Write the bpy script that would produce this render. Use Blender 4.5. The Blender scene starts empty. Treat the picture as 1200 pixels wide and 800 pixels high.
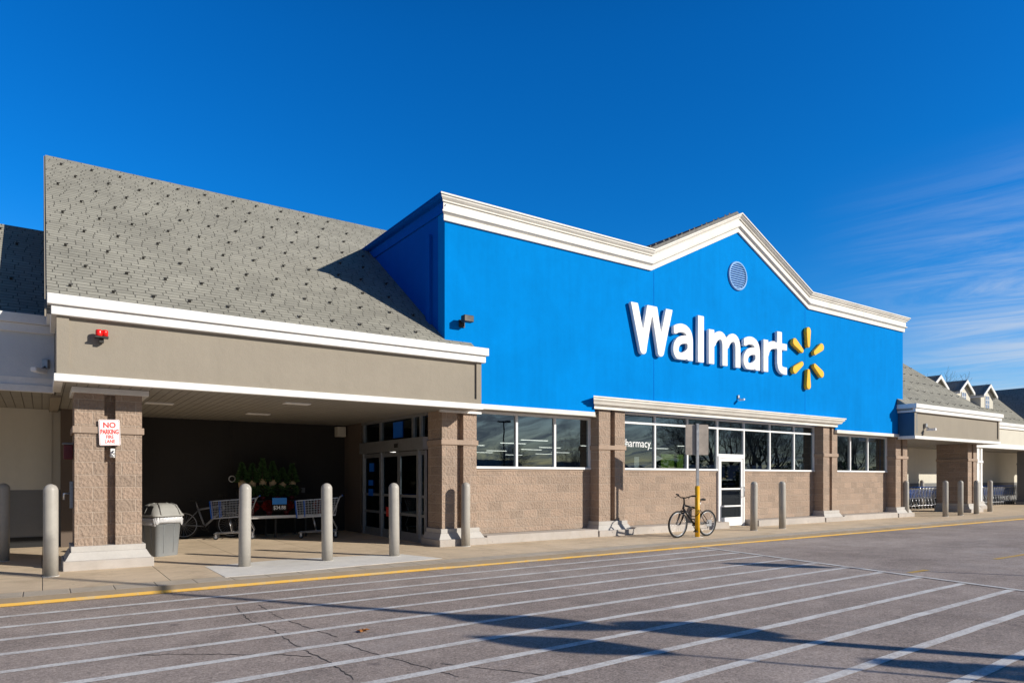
import bpy, bmesh, math, random
from mathutils import Vector, Matrix
random.seed(7)
S = bpy.context.scene
COL = S.collection
R = math.radians
PI = math.pi

# ------------------------------------------------------------------ camera
cam = bpy.data.cameras.new('camera'); camo = bpy.data.objects.new('camera', cam); COL.objects.link(camo)
camo.location = (0, 0, 1.57)
camo.rotation_euler = (R(90), 0, -math.asin(.567))
cam.lens = 24; cam.sensor_width = 36; cam.shift_y = 160/1200; cam.clip_end = 2000; cam.clip_start = .05
S.camera = camo
S.render.resolution_x = 1024; S.render.resolution_y = 682

# ------------------------------------------------------------------ light
SUN_AZ = R(35.3); SUN_EL = R(23)
to_sun = Vector((math.sin(SUN_AZ)*math.cos(SUN_EL), -math.cos(SUN_AZ)*math.cos(SUN_EL), math.sin(SUN_EL)))
sl = bpy.data.lights.new('sun', 'SUN'); so = bpy.data.objects.new('sun', sl); COL.objects.link(so)
sl.energy = 5.0; sl.angle = R(.53); sl.color = (1, .93, .82)
so.rotation_euler = (-to_sun).to_track_quat('-Z', 'Y').to_euler()
so.location = (10, -20, 30)

W = bpy.data.worlds.new('World'); S.world = W; W.use_nodes = True
def world():
    nt = W.node_tree; N = nt.nodes; L = nt.links
    bg = N['Background']
    sky = N.new('ShaderNodeTexSky'); sky.sky_type = 'NISHITA'; sky.sun_disc = False
    sky.sun_elevation = SUN_EL
    sky.sun_rotation = math.atan2(to_sun.x, to_sun.y)
    sky.air_density = 1.0; sky.dust_density = .5; sky.ozone_density = 3.5
    hs = N.new('ShaderNodeHueSaturation'); hs.inputs['Saturation'].default_value = 1.33; hs.inputs['Value'].default_value = 1.25
    L.new(sky.outputs[0], hs.inputs['Color'])
    gm = N.new('ShaderNodeMix'); gm.data_type = 'RGBA'; gm.blend_type = 'MULTIPLY'; gm.inputs[0].default_value = 1
    L.new(hs.outputs[0], gm.inputs[6])
    # cirrus: noise on the plane the view direction pierces
    tc = N.new('ShaderNodeTexCoord'); sp = N.new('ShaderNodeSeparateXYZ'); L.new(tc.outputs['Generated'], sp.inputs[0])
    def m(op, a, b=None, c=None, clamp=False):
        n = N.new('ShaderNodeMath'); n.operation = op; n.use_clamp = clamp
        for i, v in enumerate((a, b, c)):
            if v is None: continue
            if isinstance(v, (int, float)): n.inputs[i].default_value = v
            else: L.new(v, n.inputs[i])
        return n.outputs[0]
    z = m('ADD', m('MAXIMUM', sp.outputs[2], 0), .10)
    u = m('DIVIDE', sp.outputs[0], z); v = m('DIVIDE', sp.outputs[1], z)
    cb = N.new('ShaderNodeCombineXYZ'); L.new(u, cb.inputs[0]); L.new(v, cb.inputs[1])
    A = R(104)
    al = m('ADD', m('MULTIPLY', u, math.cos(A)*.40), m('MULTIPLY', v, math.sin(A)*.40)); ac = m('ADD', m('MULTIPLY', u, -math.sin(A)*1.45), m('MULTIPLY', v, math.cos(A)*1.45))
    mp = N.new('ShaderNodeCombineXYZ'); L.new(al, mp.inputs[0]); L.new(ac, mp.inputs[1]); mp.inputs[2].default_value = 5.1
    no = N.new('ShaderNodeTexNoise'); L.new(mp.outputs[0], no.inputs['Vector'])
    no.inputs['Scale'].default_value = 1.7; no.inputs['Detail'].default_value = 11; no.inputs['Roughness'].default_value = .68; no.inputs['Distortion'].default_value = 1.3
    n2 = N.new('ShaderNodeTexNoise'); L.new(cb.outputs[0], n2.inputs['Vector']); n2.inputs['Scale'].default_value = .45; n2.inputs['Detail'].default_value = 3
    gc = N.new('ShaderNodeMix'); gc.data_type = 'RGBA'; gc.inputs[6].default_value = (1.0, 1.10, 1.32, 1); gc.inputs[7].default_value = (.13, .98, 1.38, 1)
    gr_ = N.new('ShaderNodeMapRange'); gr_.interpolation_type = 'SMOOTHSTEP'; gr_.inputs['From Min'].default_value = .02; gr_.inputs['From Max'].default_value = .36
    L.new(sp.outputs[2], gr_.inputs[0]); L.new(gr_.outputs[0], gc.inputs[0]); L.new(gc.outputs[2], gm.inputs[7])
    def sm(x, a, b):
        r = N.new('ShaderNodeMapRange'); r.interpolation_type = 'SMOOTHSTEP'
        r.inputs['From Min'].default_value = a; r.inputs['From Max'].default_value = b; L.new(x, r.inputs[0]); return r.outputs[0]
    wisps = m('MULTIPLY', sm(no.outputs[0], .30, .72), m('ADD', sm(n2.outputs[0], .26, .50), m('MULTIPLY', sm(m('MULTIPLY', sp.outputs[1], -1), .1, .5), .5)))
    ln = m('SQRT', m('ADD', m('MULTIPLY', sp.outputs[0], sp.outputs[0]), m('ADD', m('MULTIPLY', sp.outputs[1], sp.outputs[1]), .0001)))
    ca = m('DIVIDE', m('ADD', m('MULTIPLY', sp.outputs[0], math.cos(R(-45))), m('MULTIPLY', sp.outputs[1], math.sin(R(-45)))), ln)
    side = sm(ca, .20, .50)
    high = m('SUBTRACT', 1, sm(sp.outputs[2], .20, .40))
    fac = m('MULTIPLY', m('MULTIPLY', m('MULTIPLY', wisps, side), high), .85, clamp=True)
    mx = N.new('ShaderNodeMix'); mx.data_type = 'RGBA'
    L.new(fac, mx.inputs[0]); L.new(gm.outputs[2], mx.inputs[6]); mx.inputs[7].default_value = (6.0, 6.7, 7.8, 1)
    # sky dimmed towards the sun side and overhead to cut the fill light
    dk = m('MULTIPLY', m('SUBTRACT', 1, m('MULTIPLY', sm(m('MULTIPLY', sp.outputs[1], -1), -.15, .35), .55)), m('SUBTRACT', 1, m('MULTIPLY', sm(sp.outputs[2], .52, .80), .5)))
    vm = N.new('ShaderNodeVectorMath'); vm.operation = 'SCALE'; L.new(mx.outputs[2], vm.inputs[0]); L.new(dk, vm.inputs['Scale']); L.new(vm.outputs[0], bg.inputs[0]); bg.inputs[1].default_value = .09
world()
S.view_settings.view_transform = 'Standard'; S.view_settings.look = 'None'
S.view_settings.exposure = .16; S.view_settings.gamma = 1; S.view_settings.use_curve_mapping = False
S.render.engine = 'CYCLES'

# ------------------------------------------------------------------ materials
class NT:
    def __init__(s, name):
        s.m = bpy.data.materials.new(name); s.m.use_nodes = True
        s.N = s.m.node_tree.nodes; s.L = s.m.node_tree.links
        s.b = s.N['Principled BSDF']; s.geo = None
    def pos(s):
        if not s.geo: s.geo = s.N.new('ShaderNodeNewGeometry')
        return s.geo.outputs['Position']
    def obj(s):
        t = s.N.new('ShaderNodeTexCoord'); return t.outputs['Object']
    def link(s, a, b): s.L.new(a, b)
    def val(s, inp, v):
        if isinstance(v, bpy.types.NodeSocket): s.L.new(v, inp)
        else: inp.default_value = v
    def math(s, op, a, b=0, c=0, clamp=False):
        n = s.N.new('ShaderNodeMath'); n.operation = op; n.use_clamp = clamp
        s.val(n.inputs[0], a); s.val(n.inputs[1], b); s.val(n.inputs[2], c); return n.outputs[0]
    def xyz(s, v):
        n = s.N.new('ShaderNodeSeparateXYZ'); s.link(v, n.inputs[0]); return n.outputs
    def comb(s, x, y, z=0):
        n = s.N.new('ShaderNodeCombineXYZ'); s.val(n.inputs[0], x); s.val(n.inputs[1], y); s.val(n.inputs[2], z); return n.outputs[0]
    def noise(s, vec, scale, detail=4, rough=.55, dist=0):
        n = s.N.new('ShaderNodeTexNoise'); s.link(vec, n.inputs['Vector'])
        n.inputs['Scale'].default_value = scale; n.inputs['Detail'].default_value = detail
        n.inputs['Roughness'].default_value = rough; n.inputs['Distortion'].default_value = dist
        return n.outputs[0]
    def voro(s, vec, scale, feat='F1', out=0, rnd=1):
        n = s.N.new('ShaderNodeTexVoronoi'); n.feature = feat; s.link(vec, n.inputs['Vector'])
        n.inputs['Scale'].default_value = scale; n.inputs['Randomness'].default_value = rnd; return n.outputs[out]
    def ramp(s, x, a, b, lo=0., hi=1.):
        n = s.N.new('ShaderNodeMapRange'); s.val(n.inputs[0], x)
        for i, v in ((1, a), (2, b), (3, lo), (4, hi)): n.inputs[i].default_value = v
        return n.outputs[0]
    def mix(s, f, a, b, mode='MIX'):
        n = s.N.new('ShaderNodeMix'); n.data_type = 'RGBA'; n.blend_type = mode
        s.val(n.inputs[0], f)
        for i, v in ((6, a), (7, b)):
            if isinstance(v, tuple) and len(v) == 3: v = v+(1,)
            s.val(n.inputs[i], v)
        return n.outputs[2]
    def bump(s, h, dist, strength=1, prev=None):
        n = s.N.new('ShaderNodeBump'); s.val(n.inputs['Height'], h)
        n.inputs['Distance'].default_value = dist; n.inputs['Strength'].default_value = strength
        if prev: s.link(prev, n.inputs['Normal'])
        return n.outputs[0]
    def done(s, color, rough=.8, normal=None, spec=.3, metal=0):
        s.val(s.b.inputs['Base Color'], color+(1,) if isinstance(color, tuple) and len(color) == 3 else color)
        s.val(s.b.inputs['Roughness'], rough); s.b.inputs['Specular IOR Level'].default_value = spec
        s.val(s.b.inputs['Metallic'], metal)
        if normal: s.link(normal, s.b.inputs['Normal'])
        return s.m

def paint(name, c, rough=.55, var=.12, scale=3, bump=0, metal=0, spec=.35, dirt=0):
    t = NT(name); p = t.obj()
    n = t.noise(p, scale, 5, .6)
    n2 = t.noise(p, scale*9, 3, .6)
    f = t.ramp(t.math('ADD', t.math('MULTIPLY', n, .7), t.math('MULTIPLY', n2, .3)), .3, .7, 1-var, 1+var*.5)
    c3 = t.mix(1, c, t.comb(f, f, f), 'MULTIPLY')
    if dirt:
        c3 = t.mix(t.math('MULTIPLY', t.ramp(t.noise(p, 1.7, 6, .7), .5, .75), dirt), c3, (.25, .21, .16))
    nm = t.bump(n2, bump) if bump else None
    return t.done(c3, t.ramp(n, .3, .7, rough*.85, min(1, rough*1.15)), nm, spec, metal)

def m_block(name, c, mortar, smooth=False):
    t = NT(name); p = t.pos(); x, y, z = t.xyz(p)
    u = t.math('ADD', x, y); v = t.comb(u, z)
    br = t.N.new('ShaderNodeTexBrick'); t.link(v, br.inputs['Vector'])
    br.inputs['Scale'].default_value = 1; br.inputs['Brick Width'].default_value = .41; br.inputs['Row Height'].default_value = .2035
    br.inputs['Mortar Size'].default_value = .009; br.inputs['Mortar Smooth'].default_value = .5; br.inputs['Bias'].default_value = 0
    br.inputs['Color1'].default_value = (.88, .88, .87, 1); br.inputs['Color2'].default_value = (1.10, 1.07, 1.04, 1); br.inputs['Mortar'].default_value = (1, 1, 1, 1)
    chips = t.voro(t.comb(u, t.math('MULTIPLY', z, .8), t.math('MULTIPLY', y, .3)), 22, 'F1')
    n1 = t.noise(p, 24, 7, .75, .8); n2 = t.noise(p, 90, 3, .6)
    big = t.noise(p, 1.1, 5, .6)
    h = t.math('ADD', t.math('MULTIPLY', n1, .75), t.math('MULTIPLY', chips, .55))
    h = t.math('ADD', h, t.math('MULTIPLY', n2, .12))
    h = t.math('MULTIPLY', h, t.math('SUBTRACT', 1, t.math('MULTIPLY', br.outputs['Fac'], .45)))
    fl = t.ramp(t.math('ADD', t.math('MULTIPLY', n1, .6), t.math('MULTIPLY', big, .4)), .35, .65, .88, 1.10)
    col = t.mix(1, c, t.comb(fl, fl, fl), 'MULTIPLY'); col = t.mix(1, col, br.outputs['Color'], 'MULTIPLY')
    col = t.mix(t.math('MULTIPLY', br.outputs['Fac'], .9), col, mortar)
    # efflorescence and grime near the ground
    low = t.math('MULTIPLY', t.ramp(z, 1.2, .3), t.ramp(t.noise(p, 2.3, 5, .65), .45, .7))
    col = t.mix(t.math('MULTIPLY', low, .30), col, (.42, .37, .31))
    return t.done(col, .93, t.bump(h, .032 if not smooth else .003, 1), .15)

def m_shingle(name, axis, c, dark):
    t = NT(name); p = t.pos(); x, y, z = t.xyz(p)
    u = x if axis == 'X' else y
    v = t.math('DIVIDE', z, .5912)
    wob = t.math('MULTIPLY', t.math('SUBTRACT', t.noise(t.comb(t.math('MULTIPLY', u, 1), v), 4, 2), .5), .04)
    wn = t.N.new('ShaderNodeTexWhiteNoise'); wn.noise_dimensions = '1D'; t.link(t.math('FLOOR', t.math('DIVIDE', t.math('ADD', v, wob), .118)), wn.inputs['W'])
    u = t.math('ADD', u, wn.outputs[0])
    br = t.N.new('ShaderNodeTexBrick'); t.link(t.comb(u, t.math('ADD', v, wob)), br.inputs['Vector'])
    br.inputs['Scale'].default_value = 1; br.inputs['Brick Width'].default_value = .27; br.inputs['Row Height'].default_value = .118
    br.inputs['Mortar Size'].default_value = .009; br.inputs['Mortar Smooth'].default_value = .35; br.offset = 0
    br.inputs['Color1'].default_value = (.90, .90, .90, 1); br.inputs['Color2'].default_value = (1.08, 1.08, 1.07, 1); br.inputs['Mortar'].default_value = (.5, .5, .5, 1)
    # each course rises towards its lower edge: a saw-tooth
    fr = t.math('FRACT', t.math('DIVIDE', t.math('ADD', v, wob), .118))
    big = t.noise(p, .9, 5, .6); fine = t.noise(p, 60, 3, .7)
    fl = t.ramp(t.math('ADD', t.math('MULTIPLY', big, .6), t.math('MULTIPLY', fine, .4)), .35, .65, .80, 1.14)
    col = t.mix(1, c, t.comb(fl, fl, fl), 'MULTIPLY'); col = t.mix(1, col, br.outputs['Color'], 'MULTIPLY')
    col = t.mix(t.math('MULTIPLY', br.outputs['Fac'], .32), col, dark)
    h = t.math('ADD', t.math('MULTIPLY', t.math('SUBTRACT', 1, fr), .5), t.math('MULTIPLY', fine, .12))
    h = t.math('SUBTRACT', h, t.math('MULTIPLY', br.outputs['Fac'], .5))
    return t.done(col, .92, t.bump(h, .016), .2)

def m_stucco(name, c, var=.08, sc=1, spec=.2):
    t = NT(name); p = t.pos()
    big = t.noise(p, .55*sc, 6, .62, .6); med = t.noise(p, 4*sc, 5, .65); fine = t.noise(p, 75, 4, .7)
    x, y, z = t.xyz(p)
    streak = t.noise(t.comb(t.math('MULTIPLY', t.math('ADD', x, y), 5), t.math('MULTIPLY', z, .35), 0), 1, 4, .6)
    f = t.math('ADD', t.math('ADD', t.math('MULTIPLY', big, .5), t.math('MULTIPLY', med, .2)), t.math('MULTIPLY', streak, .3))
    fl = t.ramp(f, .35, .65, 1-var, 1+var)
    col = t.mix(1, c, t.comb(fl, fl, fl), 'MULTIPLY')
    nb = t.bump(t.math('ADD', t.math('MULTIPLY', fine, .4), med), .006)
    return t.done(col, .86, nb, spec)

def m_asphalt():
    t = NT('asphalt'); p = t.pos(); x, y, z = t.xyz(p)
    g = t.voro(p, 75, 'F1', 1); gr = t.xyz(g)[0]
    g2 = t.math('ADD', t.math('MULTIPLY', t.noise(p, 40, 5, .8), .5), t.math('MULTIPLY', t.noise(p, 15, 7, .85), .5)); big = t.noise(p, .22, 6, .6, .5); mid = t.noise(p, 1.8, 6, .7)
    lane = t.noise(t.comb(t.math('MULTIPLY', x, .07), t.math('MULTIPLY', y, .8)), 1.3, 4, .6)
    fl = t.math('ADD', t.math('ADD', t.math('MULTIPLY', gr, .22), t.math('MULTIPLY', g2, .95)), t.math('ADD', t.math('MULTIPLY', big, .5), t.math('MULTIPLY', mid, .38)))
    fl = t.math('ADD', fl, t.math('MULTIPLY', lane, .25))
    fl = t.ramp(fl, .96, 1.38, .50, 1.40)
    col = t.mix(big, (.40, .318, .275), (.365, .315, .285))
    col = t.mix(1, col, t.comb(fl, fl, fl), 'MULTIPLY')
    trk = t.noise(t.comb(t.math('MULTIPLY', t.math('ADD', x, t.math('MULTIPLY', y, .35)), .9), t.math('MULTIPLY', y, .10)), 1.6, 5, .7, .3)
    col = t.mix(t.math('MULTIPLY', t.ramp(trk, .56, .70), .28), col, (.21, .175, .16))
    oil = t.math('MULTIPLY', t.ramp(t.noise(p, .85, 7, .75, .8), .60, .70), .45)
    col = t.mix(oil, col, (.19, .165, .155))
    spk = t.ramp(t.voro(p, 11, 'F1', 0), .24, .10); col = t.mix(t.math('MULTIPLY', t.math('MULTIPLY', spk, t.ramp(t.noise(p, 2.2, 4), .40, .60)), .6), col, (.13, .11, .10))
    chip = t.ramp(t.voro(t.comb(t.math('ADD', x, 3.3), y), 17, 'F1', 0), .16, .05); col = t.mix(t.math('MULTIPLY', chip, .40), col, (.62, .58, .54))
    spots = t.ramp(t.voro(p, 1.15, 'F1', 0), .10, .04)
    sel = t.math('MULTIPLY', spots, t.ramp(t.noise(p, 5, 4, .7), .45, .6))
    col = t.mix(t.math('MULTIPLY', sel, .55), col, (.12, .10, .10))
    worn = t.ramp(t.noise(p, .5, 5, .7, 1), .55, .72)
    col = t.mix(t.math('MULTIPLY', worn, .30), col, (.48, .44, .42))
    return t.done(col, .9, t.bump(t.math('ADD', g2, t.math('MULTIPLY', gr, .6)), .006), .25)

def m_concrete(name, c, joint=1.5, jw=.012, dirt=.5, axis_off=0, warm=(.27, .20, .12)):
    t = NT(name); p = t.pos(); x, y, z = t.xyz(p)
    big = t.noise(p, .5, 6, .6, .3); mid = t.noise(p, 3.2, 6, .7); fine = t.noise(p, 60, 4, .8)
    fl = t.ramp(t.math('ADD', t.math('ADD', t.math('MULTIPLY', big, .4), t.math('MULTIPLY', mid, .35)), t.math('MULTIPLY', fine, .25)), .35, .65, .82, 1.12)
    col = t.mix(1, c, t.comb(fl, fl, fl), 'MULTIPLY')
    st = t.ramp(t.noise(p, 1.3, 7, .72, .5), .48, .72)
    col = t.mix(t.math('MULTIPLY', st, dirt), col, warm)
    dots = t.math('MULTIPLY', t.ramp(t.voro(p, 3.1, 'F1', 0), .075, .035), .5)
    col = t.mix(dots, col, (.10, .085, .07))
    h = fine
    if joint:
        jx = t.math('ABSOLUTE', t.math('SUBTRACT', t.math('FRACT', t.math('DIVIDE', t.math('ADD', x, axis_off), joint)), .5))
        jy = t.math('ABSOLUTE', t.math('SUBTRACT', t.math('FRACT', t.math('DIVIDE', t.math('SUBTRACT', y, 10.9), joint)), .5))
        k = t.math('MAXIMUM', t.ramp(jx, .5-jw/joint, .5), t.ramp(jy, .5-jw/joint, .5))
        col = t.mix(t.math('MULTIPLY', k, .7), col, (.12, .09, .06)); h = t.math('SUBTRACT', fine, t.math('MULTIPLY', k, 2))
    return t.done(col, .9, t.bump(h, .004), .2)

def m_soffit():
    t = NT('soffit_boards'); p = t.pos(); x, y, z = t.xyz(p)
    fr = t.math('ABSOLUTE', t.math('SUBTRACT', t.math('FRACT', t.math('DIVIDE', x, .15)), .5))
    k = t.ramp(fr, .44, .49)
    n = t.noise(p, 3, 4)
    fl = t.ramp(n, .3, .7, .9, 1.05)
    col = t.mix(1, (.30, .285, .255), t.comb(fl, fl, fl), 'MULTIPLY')
    col = t.mix(t.math('MULTIPLY', k, .8), col, (.10, .09, .08))
    return t.done(col, .6, t.bump(t.math('MULTIPLY', k, -1), .01), .3)

def m_line():
    t = NT('white_line_paint'); p = t.pos()
    n = t.noise(p, 35, 6, .8); w = t.noise(p, 3, 6, .75)
    k = t.ramp(t.math('ADD', t.math('MULTIPLY', n, .6), t.math('MULTIPLY', w, .6)), .54, .72)
    col = t.mix(k, (.70, .69, .67), (.44, .40, .38))
    return t.done(col, .85, t.bump(n, .004), .2)

def m_yellow():
    t = NT('yellow_kerb_paint'); p = t.pos()
    n = t.noise(p, 22, 6, .8); w = t.noise(p, 1.6, 6, .75)
    k = t.ramp(t.math('ADD', t.math('MULTIPLY', n, .5), t.math('MULTIPLY', w, .6)), .52, .68)
    col = t.mix(k, (.56, .35, .08), (.44, .36, .24))
    return t.done(col, .8, t.bump(n, .004), .2)

def m_glass(name, base=.07, ior=1.9, tint=(.60, .64, .65)):
    t = NT(name); N = t.N
    tr = N.new('ShaderNodeBsdfTransparent'); tr.inputs[0].default_value = tint+(1,)
    gl = N.new('ShaderNodeBsdfGlossy'); gl.inputs['Roughness'].default_value = .004; gl.inputs[0].default_value = (.95, .98, 1, 1)
    n = t.noise(t.pos(), .9, 2); gl.inputs[0].default_value = (.74, .90, 1, 1)
    t.link(t.bump(n, .0012), gl.inputs['Normal'])
    fr = N.new('ShaderNodeFresnel'); fr.inputs[0].default_value = ior
    mx = N.new('ShaderNodeMixShader'); t.pos(); t.link(t.math('MULTIPLY', t.math('ADD', fr.outputs[0], base, clamp=True), t.math('SUBTRACT', 1, t.geo.outputs['Backfacing'])), mx.inputs[0])
    t.link(tr.outputs[0], mx.inputs[1]); t.link(gl.outputs[0], mx.inputs[2])
    t.link(mx.outputs[0], N['Material Output'].inputs[0])
    return t.m

def m_emit(name, c, s):
    t = NT(name); t.b.inputs['Emission Color'].default_value = c+(1,); t.b.inputs['Emission Strength'].default_value = s
    return t.done(c, .5)

def m_bark():
    t = NT('bark'); p = t.obj(); n = t.noise(p, 6, 6, .7)
    return t.done(t.mix(n, (.07, .055, .045), (.17, .14, .11)), .95, t.bump(n, .02), .1)
def m_leaf(name, a, b):
    t = NT(name); p = t.obj(); n = t.noise(p, 7, 3, .6)
    return t.done(t.mix(t.ramp(n, .35, .65), a, b), .7, None, .25)

M = {}
M['block'] = m_block('split_face_block', (.375, .285, .225), (.50, .40, .32))
M['block_smooth'] = m_block('smooth_block_paint', (.365, .28, .222), (.42, .33, .26), True)
M['shingleX'] = m_shingle('grey_shingles', 'X', (.325, .313, .265), (.055, .05, .042))
M['shingleY'] = m_shingle('grey_shingles_side', 'Y', (.325, .313, .265), (.055, .05, .042))
M['blue'] = m_stucco('blue_stucco', (.0, .205, .60), .11, 1, .03)
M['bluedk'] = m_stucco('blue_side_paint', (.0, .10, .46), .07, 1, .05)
M['taupe'] = m_stucco('taupe_stucco', (.30, .265, .215), .06, 2)
M['cream'] = m_stucco('cream_wall_paint', (.60, .57, .49), .05, 2)
M['shadewing'] = m_stucco('blue_shade_wing_tone', (.62, .66, .70), .05, 2)  # cool tone imitates blue shade on the wing fascia
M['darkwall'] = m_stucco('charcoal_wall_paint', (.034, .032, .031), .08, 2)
M['greyband'] = m_stucco('grey_band_paint', (.20, .20, .20), .06, 2)
M['white'] = paint('white_trim', (.80, .79, .765), .5, .12, 2, .0015, dirt=.10)
M['cornice'] = paint('cornice_offwhite', (.76, .735, .675), .6, .14, 1.5, .002, dirt=.22)
M['alu'] = paint('window_aluminium', (.82, .82, .82), .42, .04, 3)
M['signwhite'] = paint('sign_letter_white', (.86, .86, .86), .35, .03, 2)
M['amber'] = paint('amber_plastic', (.92, .50, .03), .35, .05, 4)
M['whitebase'] = paint('pale_plinth_paint', (.50, .475, .445), .8, .14, 3, .003, dirt=.25)
M['footing'] = m_concrete('footing_concrete', (.46, .42, .385), 0, 0, .25)
M['sidewalk'] = m_concrete('sidewalk_concrete', (.66, .525, .375), 1.52, .010, .42)
M['kerb'] = m_concrete('kerb_concrete', (.50, .43, .345), .5, .010, .35, .2)
M['patch'] = m_concrete('new_concrete', (.74, .71, .66), 0, 0, .12)
M['asphalt'] = m_asphalt()
M['soffit'] = m_soffit()
M['line'] = m_line(); M['yellow'] = m_yellow()
M['glass'] = m_glass('window_glass', .12); M['doorglass'] = m_glass('door_glass', .03, 1.6, (.45, .48, .50))
M['bollard'] = paint('bollard_grey_paint', (.40, .375, .335), .42, .16, 2.5, .001, dirt=.30)
M['ypaint'] = paint('yellow_pole_sleeve', (.80, .42, .01), .45, .12, 5, dirt=.1)
M['galv'] = paint('galvanised_steel', (.42, .43, .45), .42, .2, 12, metal=.7)
M['signback'] = paint('bare_aluminium_sign', (.42, .36, .31), .42, .25, 4, metal=.45)
M['dark'] = paint('dark_steel', (.035, .033, .03), .5, .2, 8)
M['black'] = paint('black_rubber', (.018, .018, .018), .7, .2, 8)
M['blackpaint'] = paint('black_gloss_paint', (.015, .015, .017), .25, .2, 8)
M['chrome'] = paint('chrome_wire', (.50, .51, .54), .3, .1, 8, metal=.9)
M['silver'] = paint('silver_frame_paint', (.24, .26, .30), .3, .1, 8, metal=.4)
M['cartblue'] = paint('cart_blue_plastic', (.01, .13, .62), .4, .05, 5)
M['bin'] = paint('bin_grey_plastic', (.20, .212, .22), .5, .10, 3, .001, dirt=.15)
M['lid'] = paint('bin_lid_plastic', (.30, .295, .275), .5, .10, 3, .001, dirt=.1)
M['bag'] = paint('clear_liner_film', (.52, .52, .53), .22, .15, 20, .004, spec=.6)
M['red'] = paint('red_lens', (.75, .015, .012), .25, .05, 5)
M['redpaint'] = paint('red_sign_ink', (.70, .05, .04), .5, .05, 5)
M['maroon'] = paint('maroon_plastic', (.12, .012, .015), .4, .1, 5)
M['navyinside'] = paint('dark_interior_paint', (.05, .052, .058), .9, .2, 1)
M['bark'] = m_bark()
M['evergreen'] = m_leaf('evergreen_foliage', (.03, .075, .022), (.08, .16, .05))
M['poinsettia'] = m_leaf('red_bracts', (.16, .008, .008), (.26, .02, .015))
M['kraft'] = paint('tan_pot_wrap', (.72, .50, .28), .8, .1, 5)
M['lightblue'] = paint('pale_blue_film', (.03, .25, .75), .4, .05, 5)
M['leafbrown'] = paint('dry_leaf', (.45, .17, .04), .8, .25, 20)
M['crack'] = paint('crack_filler', (.055, .05, .048), .85, .3, 10)
M['tube'] = m_emit('lit_ceiling_tube', (1, .95, .85), 2.6)
M['housewall'] = m_stucco('house_siding', (.42, .40, .36), .06)
M['navyroof'] = M['shingleX']
M['green'] = paint('lime_panel', (.25, .42, .02), .5, .1, 3)
M['greyglobe'] = paint('post_head_grey', (.25, .25, .25), .4, .1, 3)

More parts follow.
